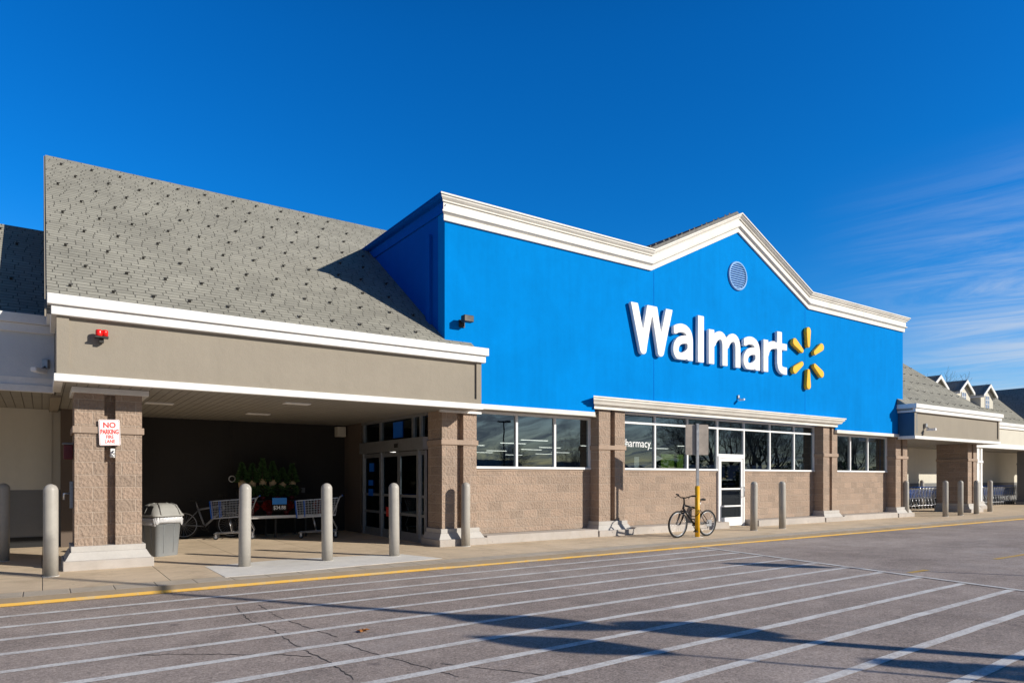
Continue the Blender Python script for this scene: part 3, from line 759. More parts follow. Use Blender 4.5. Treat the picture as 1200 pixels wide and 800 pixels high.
G_a = (.82, .99, [(arch, .118), (bowl, .112)], [bot, lambda x, y: (-(x-.02)) if y > .6 else -1])
def mleg(x): return bez((x-.52, .62), (x-.40, .90), (x-.02, 1.00), (x, .58), n=10)+[(x, -.2)]
G_m = (1.44, .99, [([(.125, -.2), (.125, 1.2)], .122), (mleg(.72), .120), (mleg(1.315), .122)], [bot, capc(XH)])
G_r = (.60, .99, [([(.125, -.2), (.125, 1.2)], .122), (bez((.15, .55), (.24, .84), (.42, .90), (.75, .855), n=8), .122)], [bot, capc(XH), lambda x, y: x-.60])
tcut = lambda x, y: x-.64
G_t = (.64, 1.32, [([(.245, 1.6), (.245, .34)], .126), (bez((.245, .36), (.25, .10), (.40, .10), (.75, .118), n=8), .118), ([(-.3, .865), (.9, .865)], .103)], [capc(CAP), tcut, lambda x, y: -x])
sign = thing('storefront_sign', 'large raised white letters spelling the store name across the blue wall', 'sign', (16.0, YB, 4.84))
BASE = 4.84; DEP = .10
mesh_cache = {}
for i, (g, x, nm) in enumerate(((G_W, 12.57, 'W'), (G_a, 14.21, 'a'), (G_l, 15.22, 'l'), (G_m, 15.68, 'm'), (G_a, 17.25, 'a'), (G_r, 18.22, 'r'), (G_t, 18.80, 't'))):
    if nm not in mesh_cache:
        mesh_cache[nm] = letter_mesh(g[0], g[1], g[2], g[3], DEP); mesh_cache[nm].materials.clear(); mesh_cache[nm].materials.append(M['signwhite']); mesh_cache[nm].name = 'letter'
    o = bpy.data.objects.new('letter', mesh_cache[nm]); COL.objects.link(o); o.parent = sign
    o.location = Vector((x, YB-.03-DEP/2, BASE))-sign.location
emb = thing('sunburst_emblem', 'six amber petals in a sunburst right of the white store lettering', 'emblem', (20.62, YB, 5.48))
emb.scale = (.95, 1, .97)
pet = letter_mesh(.3, .8, [([(.15, .13+.02*k_), (.15, .15+.02*k_)], .082+.0021*k_) for k_ in range(24)], [], DEP+.02, .022, .0225)
pet.materials.clear(); pet.materials.append(M['amber']); pet.name = 'petal'
pet.transform(Matrix.Translation((-.15, 0, .31)))
for i in range(6):
    o = bpy.data.objects.new('petal', pet); COL.objects.link(o); o.parent = emb; o.location = (0, -.03-DEP/2, 0); o.rotation_euler = (0, R(60*i), 0)

# ------------------------------------------------------------------ pavilions (entrance porches)
def pavilion(x0, x1, name, label, rx0, rx1, gabL, gabR, dark=True, wings=True):
    P = thing(name, label, 'building', ((x0+x1)/2, 12.4, .1))
    YF = 12.40; zb, zt = 3.15, 4.04
    # stucco fascia: front with a sunk panel, two returns
    fb = MB(); fb.box(x0, x1, YF+.04, YF+.2, zb, zt)
    fb.box(x0, x0+.16, YF, YF+.0395, zb, zt); fb.box(x1-.12, x1, YF, YF+.0395, zb, zt); fb.box(x0+.16, x1-.12, YF, YF+.0395, zb, zb+.10)
    if gabL: fb.box(x0, x0+.2, YF+.2, 14.4, zb, zt)
    else: MB().box(x0-.012, x0+.2, YF+.003, 12.99, zb, zt).build('return_panel', paint('blue_shade_tone', (.03, .10, .19), .7), P)  # taupe return coloured to imitate blue shade and the blue wall's reflection
    fb.box(x1-.2, x1, YF+.2, 13.0 if not gabR else 14.4, zb, zt)
    fb.build('fascia', M['taupe'], P)
    t = MB()
    def ring(d, z0, z1, y_end_l, y_end_r):
        t.box(x0-d, x1+d, YF-d, YF-d+.12, z0, z1, .006)
        t.box(x0-d, x0-d+.12, YF-d+.121, y_end_l, z0, z1, .006); t.box(x1+d-.12, x1+d, YF-d+.121, y_end_r, z0, z1, .006)
    el = 14.0 if gabL else 12.99; er = 14.0 if gabR else 12.99
    ring(.12, 4.175, 4.335, el, er); ring(.07, 4.03, 4.172, el, er); ring(.035, 3.035, 3.152, el, er)
    t.build('trim', M['white'], P)
    MB().box(x0+.02, x1-.02, YF+.1, 18.6, 3.045, 3.10).build('soffit', M['soffit'], P)
    MB().box(x0+.0, x1+.0, YF+.02, YF+.5, 4.10, 4.16).build('gutter', M['dark'], P)
    a_, b_ = (rx0, 7.18) if gabL else (27.06, rx1)
    rf = gable_roof(a_, b_, 12.44, 4.165, 19.05, parent=P)
    c_, d_ = (7.181, rx1) if gabL else (rx0, 26.8); zz_ = lambda y: 4.165+SLOPE*(y-12.44)
    MB().prism([(17.6, zz_(17.6)), (19.05, zz_(19.05)), (20.5, zz_(17.6)), (20.5, zz_(17.6)-.12), (19.05, zz_(19.05)-.15), (17.6, zz_(17.6)-.12)], 'X', c_, d_).build('roof_end', M['shingleX'], P)
    e_, f_ = (7.18, x1+.1) if gabL else (x0-.1, 27.06)
    MB().prism([(12.44, 4.165), (12.985, 4.165+SLOPE*.545), (12.985, 4.1), (12.44, 4.1)], 'X', e_, f_).build('eave_return', M['shingleX'], P)
    if gabL: MB().prism([(14.6, 3.0), (23.5, 3.0), (23.5, 5.7), (19.05, 8.8), (14.6, 5.6)], 'X', x0-.06, x0+.1).build('gable_wall', M['taupe'], P)
    if gabR: MB().prism([(14.6, 3.0), (23.5, 3.0), (23.5, 5.7), (19.05, 8.8), (14.6, 5.6)], 'X', x1-.1, x1+.06).build('gable_wall', M['cream'], P)
    rk = MB()
    for xx, on in ((rx0, gabL), (rx1, gabR)):
        if on: rk.prism([(12.42, 4.0), (12.42, 4.12), (19.05, 8.98), (25.6, 4.12), (25.6, 4.0), (19.05, 8.83)], 'X', xx-.03 if xx == rx0 else xx, xx if xx == rx0 else xx+.03)
    if rk.v: rk.build('rake_board', M['taupe'], P)
    rows = [13.12, 13.85, 14.55, 15.27, 15.98, 16.67, 17.39, 18.02, 18.63]
    return P, rf, rows
pav, rf, rows = pavilion(.18, 7.74, 'entrance_pavilion', 'shingled entrance porch with taupe fascia over the doors, left of the blue wall', .06, 10.5, True, False)
guards(rf, .02, 7.15, 12.44, 4.165, rows=rows, skip=lambda x, y, z: x > 6.95)
pav2, rf2, rows = pavilion(26.68, 34.2, 'far_pavilion', 'distant shingled porch with taupe fascia, right of the blue wall', 24.0, 34.3, False, True)
random.seed(21)
guards(rf2, 26.9, 34.2, 12.44, 4.165, rows=rows)

# left pavilion: columns, bay walls, doors
column(pav, .43, 1.39, 13.05, 13.95, 3.04, cap=True)
column(pav, 7.14, 8.02, 13.05, 13.7, 3.10, cap=False)
MB().box(7.06, 8.1, 12.97, 13.04, 3.0, 3.044).build('cap_trim', M['white'], pav)
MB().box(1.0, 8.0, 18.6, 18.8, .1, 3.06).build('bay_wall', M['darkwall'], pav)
for x in (2.2, 3.95, 5.7):
    MB().box(x-.006, x+.006, 18.592, 18.601, .1, 3.04).build('wall_joint', M['black'], pav)
MB().box(1.0, 7.04, 18.585, 18.6, .1, .22).build('skirting', M['black'], pav)
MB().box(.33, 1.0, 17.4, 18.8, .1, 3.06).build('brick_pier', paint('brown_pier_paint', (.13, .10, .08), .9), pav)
MB().box(-.02, .329, 17.82, 18.1, 1.32, 3.06).build('infill_wall', M['cream'], pav)
MB().box(-.02, .329, 17.82, 18.1, .1, 1.32).build('infill_wall', M['greyband'], pav)
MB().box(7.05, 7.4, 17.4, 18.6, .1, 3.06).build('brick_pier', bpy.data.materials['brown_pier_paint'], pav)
# sliding entrance doors in the wall at x = 7.05 (facing -X)
fm = MB()
def dbox(mb, y0, y1, z0, z1, d=.0): mb.box(7.07-d, 7.17, y0, y1, z0, z1)
dbox(fm, 13.7, 17.4, 2.22, 2.50, .06); dbox(fm, 13.7, 17.4, 2.98, 3.05)
for y in (13.95, 14.35, 16.2, 17.3): dbox(fm, y-.035, y+.035, 2.50, 2.98)
for y in (14.05, 16.15, 17.3): dbox(fm, y-.045, y+.045, .1, 2.22, .01)
df = fm.build('entrance_frame', M['galv'], pav)
MB().box(7.12, 7.13, 13.75, 17.35, 2.5, 2.98).build('pane', M['doorglass'], df)
for a, b in ((14.10, 15.1), (15.12, 16.10), (16.20, 17.25), (13.72, 14.0)):
    s_ = MB(); dx = 0
    for y0, y1, z0, z1 in ((a, a+.07, .1, 2.2), (b-.07, b, .1, 2.2), (a+.07, b-.07, 2.1, 2.2), (a+.07, b-.07, .1, .3), (a+.07, b-.07, 1.12, 1.18), (a+.07, b-.07, .68, .74)):
        s_.box(7.085, 7.125, y0, y1, z0, z1)
    dd = s_.build('sliding_door', M['galv'], pav)
    MB().box(7.10, 7.108, a+.07, b-.07, .3, 2.1).build('pane', M['doorglass'], dd)
MB().box(7.0, 7.03, 15.0, 15.2, 2.30, 2.40).build('door_sensor', M['black'], pav)
MB().box(7.095, 7.115, 14.95, 15.45, 2.55, 2.93).build('transom_decal', M['cartblue'], pav)
for yy, zz, s_ in ((16.75, 1.85, .22), (16.8, 1.45, .14), (16.8, 1.2, .18)):
    MB().box(7.076, 7.084, yy-.14, yy+.14, zz-s_/2, zz+s_/2).build('door_decal', M['cartblue'], pav)
MB().box(7.066, 7.074, 15.62, 15.80, .62, .86).build('door_notice', M['redpaint'], pav)
MB().box(7.4, 8.3, 13.8, 17.4, .11, .13).build('vestibule_floor', M['navyinside'], pav)
MB().box(8.3, 8.35, 13.72, 17.55, .1, 4.2).build('vestibule_wall', M['navyinside'], pav)
for (x, y) in ((4.14, 13.5), (4.08, 16.2), (1.9, 15.0)):
    MB().box(x-.25, x+.25, y-.12, y+.12, 3.025, 3.044, .004).build('soffit_light', M['alu'], pav)
MB().box(7.0-.26, 7.0-.02, 18.3, 18.55, 2.72, 3.0, .01).build('junction_box', M['cream'], pav)

# right pavilion: piers and back wall
column(pav2, 32.75, 33.62, 13.05, 14.3, 3.04)
MB().box(26.8, 34.1, 18.0, 18.2, 1.35, 3.06).build('bay_wall', M['cream'], pav2)
MB().box(26.8, 34.1, 17.99, 18.2, .1, 1.35).build('bay_wall', M['greyband'], pav2)

# ------------------------------------------------------------------ lower wings
def wing(x0, x1, name, label, fascia, yw=17.8):
    Wg = thing(name, label, 'building', ((x0+x1)/2, 14.2, .1))
    MB().box(x0, x1, 14.2, 14.4, 3.15, 4.04).build('fascia', M[fascia], Wg)
    t = MB(); t.box(x0, x1, 14.08, 14.25, 4.175, 4.335, .005); t.box(x0, x1, 14.13, 14.25, 4.03, 4.172, .005); t.box(x0, x1, 14.16, 14.25, 3.035, 3.152, .005)
    t.box(x0, x1, 14.19, 14.21, 3.155, 3.28); t.build('trim', M['white'], Wg)
    MB().box(x0, x1, 14.3, yw, 3.045, 3.10).build('soffit', M['soffit'], Wg)
    MB().box(x0, x1, yw, yw+.2, 1.32, 3.06).build('back_wall', M['cream'], Wg)
    MB().box(x0, x1, yw-.005, yw+.2, .32, 1.32).build('back_wall', M['greyband'], Wg)
    MB().box(x0, x1, yw-.015, yw+.2, .1, .32).build('skirting', M['black'], Wg)
    rf = gable_roof(x0, x1, 14.15, 4.18, 17.85, parent=Wg)
    return Wg, rf
wl, rfl = wing(-16, .175, 'side_wing', 'low shingled wing in blue shade at the left edge', 'shadewing')
guards(rfl, -6, -.1, 14.15, 4.18, rows=[14.9, 15.6, 16.3, 17.0, 17.6])
MB().box(-1.1, -.95, 14.22, 14.4, .1, 3.0).build('door_jamb', M['cream'], wl)
wr, rfr = wing(34.32, 60, 'retail_wing', 'pale retail wing with three dormers beyond the far porch', 'cream', 16.6)
random.seed(5)
guards(rfr, 34.6, 45, 14.15, 4.18, rows=[14.9, 15.6, 16.3, 17.0, 17.6])
column(wr, 36.75, 37.35, 14.25, 14.9, 3.04, mat='white')
column(wr, 45.1, 46.1, 14.25, 15.5, 3.04, mat='greyband', base='greyband')  # grey on the second pier imitates shade on its pale side face
# cross wing roof
cr = MB(); 
cr.prism([(43.75, 4.18), (47.4, 4.18+SLOPE*3.65), (51.05, 4.18), (51.05, 4.0), (47.4, 4.0+SLOPE*3.65), (43.75, 4.0)], 'Y', 11.5, 24).build('cross_roof', M['shingleY'], wr)
MB().box(43.9, 51, 12, 12.2, 3.0, 4.2).build('cross_fascia', M['cream'], wr)
# dormers
for i, xd in enumerate((36.05, 38.95, 41.75)):
    hw = .76; yf = 15.72; z0 = 4.18+SLOPE*(yf-14.15)-.06; ze = 6.02; zp = 6.56
    d = MB(); d.prism([(xd-hw, z0-.3), (xd+hw, z0-.3), (xd+hw, ze), (xd, zp-.06), (xd-hw, ze)], 'Y', yf, 17.9)
    dd = d.build('dormer', M['cream'], wr)
    ov = .10; kz = (zp-ze)/hw
    r_ = MB()
    for s_ in (-1, 1):
        r_.add([(xd, yf-.16, zp+.03), (xd+s_*(hw+ov), yf-.16, ze-kz*ov+.03), (xd+s_*(hw+ov), 17.9, ze-kz*ov+.03), (xd, 17.9, zp+.03),
                (xd, yf-.16, zp-.02), (xd+s_*(hw+ov), yf-.16, ze-kz*ov-.02), (xd+s_*(hw+ov), 17.9, ze-kz*ov-.02), (xd, 17.9, zp-.02)],
               [(0,1,2,3),(7,6,5,4),(0,4,5,1),(1,5,6,2),(2,6,7,3)])
    r_.build('dormer_roof', M['shingleY'], dd)
    tr = MB(); w_ = .11
    tr.prism([(xd-hw-ov, ze-kz*ov+.035), (xd, zp+.035), (xd+hw+ov, ze-kz*ov+.035), (xd+hw+ov, ze-kz*ov-w_), (xd, zp-w_-.02), (xd-hw-ov, ze-kz*ov-w_)], 'Y', yf-.20, yf-.162)
    for s_ in (-1, 1): tr.box(*( (xd-hw-ov, xd-hw-ov+.04) if s_ < 0 else (xd+hw+ov-.04, xd+hw+ov)), yf-.16, 17.6, ze-kz*ov-w_, ze-kz*ov-.021)
    tr.build('dormer_trim', M['white'], dd)
    wf = MB(); wz0, wz1 = ze-.74, ze-.04; ww = .26
    for a in (-ww, -.012, ww-.03): wf.box(xd+a, xd+a+.03, yf-.03, yf-.001, wz0, wz1)
    for q in range(4): zz = wz0+q*(wz1-wz0-.03)/3; wf.box(xd-ww, xd+ww, yf-.028, yf-.002, zz, zz+.03)
    wn = wf.build('dormer_window', M['white'], dd)
    MB().box(xd-ww+.01, xd+ww-.01, yf-.010, yf-.004, wz0, wz1).build('dormer_pane', M['lightpane'] if 'lightpane' in M else M.setdefault('lightpane', paint('curtained_pane', (.28, .36, .50), .1, .1, 3)), wn)

# ------------------------------------------------------------------ fixtures on walls
def fixture(name, label, cat, loc, parts, rz=0):
    t = thing(name, label, cat, loc, rz)
    for nm, mb, mat in parts: mb.build(nm, M[mat], t, local=True)
    return t
fixture('strobe_light', 'red alarm strobe on a dark bracket on the left taupe fascia', 'alarm light', (.76, 12.42, 3.78), [
    ('lens', MB().lathe([(.045, 0), (.048, .02), (.048, .08), (.040, .10), (.02, .105)], 16, (-.035, -.11, -.02)).lathe([(.042, 0), (.044, .09), (.034, .105)], 16, (.045, -.10, -.02)), 'red'),
    ('bracket', MB().box(-.09, .09, -.16, -.05, -.045, -.02).box(-.03, .03, -.10, .0, -.11, -.045).tube([(0, 0, -.1), (0, -.1, -.06)], .02), 'dark')])
fixture('flood_light', 'small dark flood light at the left end of the blue wall', 'flood light', (7.60, YB, 4.98), [
    ('lamp_head', MB().box(-.10, .14, -.30, -.14, -.02, .12, .01), 'dark'), ('arm', MB().tube([(0, 0, 0), (.0, -.16, .02)], .03).box(-.07, .07, -.03, 0, -.10, .06), 'dark')], 0)
def camera_fix(loc, label, s=1, rz=0):
    return fixture('security_camera', label, 'camera', loc, [
        ('mount', MB().box(-.05*s, .05*s, -.06*s, 0, -.05*s, .10*s, .005).tube([(0, -.05*s, -.02*s), (0, -.16*s, -.09*s)], .018*s), 'galv'),
        ('housing', MB().box(-.05*s, .05*s, -.34*s, -.06*s, -.15*s, -.07*s, .012), 'signwhite')], rz)
camera_fix((17.15, YB, 3.98), 'white security camera low on the blue wall above the pharmacy door', .7)
camera_fix((27.52, 12.42, 3.52), 'white security camera on the far taupe fascia', 1.15)
camera_fix((.07, 14.2, 3.50), 'pale security camera in the shade on the side wing fascia', 1.0, R(-35))
fixture('fire_alarm_box', 'dark red louvred alarm box on the shaded side of the first column', 'alarm box', (.42, 13.45, 2.0), [
    ('housing', MB().box(-.13, 0, -.1, .1, -.12, .12, .01), 'maroon'), ('cover', MB().box(-.15, 0.01, -.11, .11, .121, .15, .01), 'bin')])
fixture('call_box', 'blue grey latch plate with handle on the shaded side of first column', 'lock box', (.42, 13.25, 1.30), [
    ('plate', MB().box(-.05, 0, -.05, .05, -.22, .22, .006), 'silver'), ('handle', MB().tube([(-.05, 0, .02), (-.13, -.01, .02), (-.13, -.01, -.08)], .016), 'chrome')])
fixture('hose_bib', 'small white bracket in the column slot beneath the parking sign', 'bracket', (.965, 13.09, 1.98), [
    ('plate', MB().box(-.035, .035, -.03, .1, -.07, .08, .005), 'white'), ('spout', MB().tube([(0, -.03, .02), (0, -.08, .03), (.01, -.10, -.01)], .018).tube([(-.05, -.08, -.04), (.04, -.08, -.04)], .012), 'chrome')])
# NO PARKING sign
sg = thing('parking_sign', 'white NO PARKING FIRE LANE sign with red letters on the first column', 'sign', (.915, 13.0, 2.32))
def rrect(w, h, r, n=5):
    out = []
    for cx, cy, a0 in ((w/2-r, h/2-r, 0), (-w/2+r, h/2-r, 90), (-w/2+r, -h/2+r, 180), (w/2-r, -h/2+r, 270)):
        for i in range(n+1): a = R(a0+90*i/n); out.append((cx+r*math.cos(a), cy+r*math.sin(a)))
    return out
MB().prism(rrect(.335, .455, .025), 'Y', -.004, 0).build('sign_plate', M['signwhite'], sg, local=True)
o1 = rrect(.315, .435, .02); i1 = rrect(.303, .423, .016); nb = len(o1)
MB().add([(a, -.0055, b) for a, b in o1]+[(a, -.0055, b) for a, b in i1], [(i, (i+1) % nb, nb+(i+1) % nb, nb+i) for i in range(nb)]).build('sign_border', M['redpaint'], sg, local=True)
for s_, sz, z, w in (('NO', .135, .085, .95), ('PARKING', .115, -.025, .60), ('FIRE', .085, -.105, .8), ('LANE', .085, -.185, .8)):
    o = text_obj(s_, sz, (0, 0, 0), Matrix.Identity(3), M['redpaint'], 'lettering', None, .0006, w, 'CENTER', .004 if sz > .1 else .0018)
    o.data.transform(Matrix.Rotation(R(90), 4, 'X')); o.parent = sg; o.location = (0, -.0065, z)
sg.rotation_euler = (R(-1.5), R(-2), 0); sg.scale = (.9, 1, .93)

# ------------------------------------------------------------------ bollards
def bollard(x, y, label, src=None):
    if src is None:
        t = thing('bollard', label, 'bollard', (x, y, .1), group='grey bollards along the storefront')
        r = .097
        MB().lathe([(r, 0), (r, .6), (r, 1.285)]+[(r*math.cos(R(a)), 1.285+r*math.sin(R(a))) for a in (15, 30, 45, 60, 75, 86)], 28).build('post', M['bollard'], t, local=True)
        MB().lathe([(r+.018, -.005), (r+.012, .006)], 28).build('base_collar', M['patch'], t, local=True)
    else:
        t = dup(src, (x, y, .1), random.random()*6, label)
    t.rotation_euler = (R(random.uniform(-.6, .6)), R(random.uniform(-.6, .6)), random.random()*6)
    return t
bd = [(3, 657.5, 'shaded dark bollard cut by the left edge of the picture'), (59.5, 675.5, 'sunlit bollard left of the first column'),
      (288, 664, 'bollard right of the trash can, in front of the near shopping cart'), (385.5, 657, 'bollard in front of the second shopping cart'),
      (464.5, 651.5, 'bollard in front of the sliding entrance doors'), (548, 640, 'bollard casting its shadow on the column right of the entrance'),
      (886.5, 621.5, 'left bollard of the pair right of the side door'), (920, 619, 'right bollard of the pair right of the side door'),
      (1064.7, 605, 'bollard beside the last column of the blue wall'), (1082.6, 595.5, 'shaded bollard set back under the far porch'),
      (1110.9, 605, 'left of two bollards before the dark far pier'), (1128.5, 603.6, 'right of two bollards before the dark far pier'),
      (1147, 602, 'bollard in front of the lit edge of the far pier'), (1162.6, 599.2, 'rightmost bollard, before the row of nested carts')]
src = None
for px, py, lb in bd:
    x, y = gp(px, py); b = bollard(x, y+.09, lb, src); src = src or b

# ------------------------------------------------------------------ street sign on pole
ps = thing('sign_post', 'grey metal sign seen from behind on a pole with yellow sleeve', 'sign post', (13.47, 11.41, .1), R(-27))
MB().tube([(0, 0, 0), (0, 0, 1.26)], .06, 20).lathe([(.061, 1.26), (.05, 1.275), (.03, 1.28)], 20).build('pole_sleeve', M['ypaint'], ps, local=True)
MB().lathe([(.15, -.004), (.14, .006)], 20).build('base_patch', M['patch'], ps, local=True)
MB().box(-.032, .032, -.028, -.002, 1.2, 2.83).box(-.032, -.022, -.002, .02, 1.2, 2.83).box(.022, .032, -.002, .02, 1.2, 2.83).build('pole', M['galv'], ps, local=True)
sp_ = MB().prism(rrect(.60, .76, .035), 'Y', .021, .024)
sb = sp_.build('sign_panel', M['signback'], ps, local=True)
for v in sb.data.vertices: v.co.z += 2.43
MB().tube([(0, -.035, 2.7), (0, .03, 2.7)], .008, 6).tube([(0, -.035, 2.15), (0, .03, 2.15)], .008, 6).build('bolt', M['chrome'], ps, local=True)

# ------------------------------------------------------------------ bicycle
def bicycle(name, label, loc, rz, frame_mat, lean=0):
    t = thing(name, label, 'bicycle', loc, rz)
    r = .335; WB = 1.06
    def wheel(x, nm='wheel'):
        w = MB().tube([(x+(r-.022)*math.cos(2*PI*i/40), 0, r+(r-.024)*math.sin(2*PI*i/40)) for i in range(40)], .025, 8, closed=True).build(nm, M['black'], t, local=True)
        rm = MB().tube([(x+(r-.052)*math.cos(2*PI*i/36), 0, r+(r-.052)*math.sin(2*PI*i/36)) for i in range(36)], .010, 6, closed=True); rm.build('rim', M['galv'], w, local=True)
        s = MB()
        for i in range(24):
            a = 2*PI*i/24; sd = .025 if i % 2 else -.025
            s.tube([(x+.02*math.cos(a+.8), sd, r+.02*math.sin(a+.8)), (x+(r-.055)*math.cos(a), 0, r+(r-.055)*math.sin(a))], .0018, 4, caps=False)
        s.tube([(x, -.05, r), (x, .05, r)], .02, 10); s.build('spokes', M['chrome'], w, local=True)
        return w
    wheel(0); rw = wheel(WB)
    BB = (.60, 0, .29); HT = (.20, 0, .83); HB = (.16, 0, .70); SC = (.76, 0, .76)
    fr = MB(); fr.tube([HB, HT], .027); fr.tube([(.165, 0, .73), BB], .027); fr.tube([(.195, 0, .80), (.745, 0, .70)], .023); fr.tube([BB, SC], .022)
    for s in (-1, 1):
        fr.tube([(.60, .03*s, .29), (.75, .055*s, .31), (WB, .06*s, r)], .011); fr.tube([(.745, .012*s, .69), (.80, .045*s, .62), (WB, .06*s, r)], .009)
    fr.build('frame', frame_mat, t, local=True)
    fk = MB(); fk.tube([(.16, -.06, .66), (.16, .06, .66)], .02)
    for s in (-1, 1): fk.tube([(.155, .06*s, .66), (.07, .062*s, .45)], .024); fk.tube([(.07, .06*s, .45), (0, .055*s, r)], .018)
    fk.build('fork', M['blackpaint'], t, local=True)
    hb = MB(); hb.tube([HT, (.19, 0, .95), (.15, 0, .99)], .02)
    hb.tube([(.26, -.32, 1.05), (.20, -.22, 1.04), (.15, -.08, .99), (.15, .08, .99), (.20, .22, 1.04), (.26, .32, 1.05)], .014)
    for s in (-1, 1): hb.tube([(.225, .22*s, 1.043), (.26, .32*s, 1.05)], .022); hb.tube([(.19, .19*s, 1.03), (.10, .22*s, .98)], .008)
    hb.build('handlebar', M['black'], t, local=True)
    sd = MB(); sd.tube([(.745, 0, .70), (.80, 0, .90)], .013); sd.build('seat_post', M['chrome'], t, local=True)
    s2 = MB(); s2.tube([(.66, 0, .925), (.74, 0, .925), (.82, 0, .93), (.90, 0, .945), (.93, 0, .945)], [.014, .028, .045, .075, .05], 12)
    so_ = s2.build('saddle', M['black'], t, local=True)
    for v in so_.data.vertices: v.co.z = .925+(v.co.z-.925)*.45
    ck_ = MB(); ck_.tube([(.60, -.07, .29), (.60, .07, .29)], .02)
    ck_.tube([(.60+.09*math.cos(2*PI*i/24), -.05, .29+.09*math.sin(2*PI*i/24)) for i in range(24)], .009, 6, closed=True)
    for i in range(5): ck_.tube([(.6, -.05, .29), (.6+.09*math.cos(2*PI*i/5), -.05, .29+.09*math.sin(2*PI*i/5))], .007, 4)
    ck_.tube([(.60, -.07, .29), (.50, -.085, .15)], .011); ck_.tube([(.60, .07, .29), (.70, .085, .43)], .011)
    ck_.build('crank', M['dark'], t, local=True)
    for (x, y, z) in ((.50, -.13, .15), (.70, .13, .43)): MB().box(x-.045, x+.045, y-.045, y+.045, z-.012, z+.012, .004).build('pedal', M['black'], t, local=True)
    ch = MB(); ch.tube([(.60, -.05, .38), (WB, -.045, r+.04)], .005, 5); ch.tube([(.60, -.05, .20), (WB-.03, -.045, r-.12), (WB, -.045, r-.05)], .005, 5); ch.tube([(WB, -.05, r-.0), (WB-.03, -.05, r-.13)], .012, 6)
    ch.build('chain', M['dark'], t, local=True)
    t.rotation_euler = (lean, 0, rz)
    return t
b1 = bicycle('bicycle', 'black mountain bike locked to the yellow sign post', (12.88, 11.53, .1), R(-1), M['blackpaint'], R(2.5))
MB().box(.98, 1.16, -.062, -.056, .26, .42).build('spoke_card', M['galv'], b1, local=True)
MB().tube([(.55+.05*math.cos(a), -.02+.17*math.sin(a)*.9, .62+.10*math.cos(a)) for a in [2*PI*i/20 for i in range(20)]], .010, 6, closed=True).build('cable_lock', M['black'], b1, local=True)
x, y = gp(216, 629.5); bicycle('bicycle', 'silver framed bicycle in the dark bay behind the trash can', (3.85, 17.85, .1), R(164), M['silver'], R(2))

# ------------------------------------------------------------------ trash can
x, y = gp(187, 652)
tc = thing('trash_can', 'grey plastic trash can with domed lid and clear liner beside first column', 'trash can', (x+.05, y+.30, .1), R(27))
def sqring(w, h, r, z, n=6): return [(a, b, z) for a, b in rrect(w, h, r, n)]
def loft(rings, cap0=True, cap1=True, smooth=True):
    mb = MB(); n = len(rings[0]); vs = [v for rg in rings for v in rg]
    fs = [(i*n+j, i*n+(j+1) % n, (i+1)*n+(j+1) % n, (i+1)*n+j) for i in range(len(rings)-1) for j in range(n)]
    mb.add(vs, fs, smooth)
    if cap0: mb.add(rings[0], [tuple(range(n))[::-1]])
    if cap1: mb.add(rings[-1], [tuple(range(n))])
    return mb
body = loft([sqring(.46, .46, .07, 0), sqring(.465, .465, .07, .02), sqring(.55, .55, .08, .66), sqring(.575, .575, .08, .665), sqring(.58, .58, .08, .69)])
body.build('bin_body', M['bin'], tc, local=True)
pn = MB()
for a in range(4):
    q = Matrix.Rotation(a*PI/2, 3, 'Z')
    for xx in (-.10, .10):
        pts = [q @ Vector((xx, -.2345, .06)), q @ Vector((xx*1.1, -.2735, .60))]; pn.tube(pts, .006, 4)
    pn.tube([q @ Vector((-.11, -.2735, .60)), q @ Vector((.11, -.2735, .60))], .006, 4)
pn.build('panel_rib', M['bin'], tc, local=True)
random.seed(9)
rg = []
for z, w in ((.60, .575), (.63, .60), (.67, .605), (.70, .60), (.73, .59)):
    q = []
    for i, v in enumerate(sqring(w, w, .09, z, 10)):
        j = 1+.022*math.sin(i*2.1+z*50)+random.uniform(-.02, .02); q.append((v[0]*j, v[1]*j, z+random.uniform(-.012, .012)+(.03*math.sin(i*.45) if z < .62 else 0)))
    rg.append(q)
loft(rg, False, False).build('liner_bag', M['bag'], tc, local=True)
lid = loft([sqring(.62, .62, .10, .745), sqring(.64, .64, .10, .75), sqring(.64, .64, .10, .775), sqring(.60, .60, .11, .80), sqring(.55, .55, .14, .88), sqring(.46, .46, .15, .955), sqring(.36, .36, .14, .985), sqring(.20, .20, .09, .995)])
lo = lid.build('lid', M['lid'], tc, local=True)
for xx in (-.17, .17): MB().tube([(xx*1.15, -.322, .78), (xx*1.1, -.29, .86), (xx, -.235, .95), (xx*.8, -.12, .992)], .014, 6).build('lid_rib', M['lid'], lo, local=True)
for s_ in (-1, 1): MB().tube([(s_*.322, .0, .78), (s_*.29, 0, .86), (s_*.235, 0, .95), (s_*.12, 0, .995)], .012, 6).build('lid_rib', M['lid'], lo, local=True)
MB().add([(-.330, -.20, .79), (-.330, .20, .79), (-.250, .16, .95), (-.250, -.16, .95), (-.30, -.17, .80), (-.30, .17, .80), (-.23, .15, .92), (-.23, -.15, .92)],
         [(0,1,2,3),(7,6,5,4),(0,4,5,1),(1,5,6,2),(2,6,7,3),(3,7,4,0)]).build('opening', M['black'], lo, local=True)

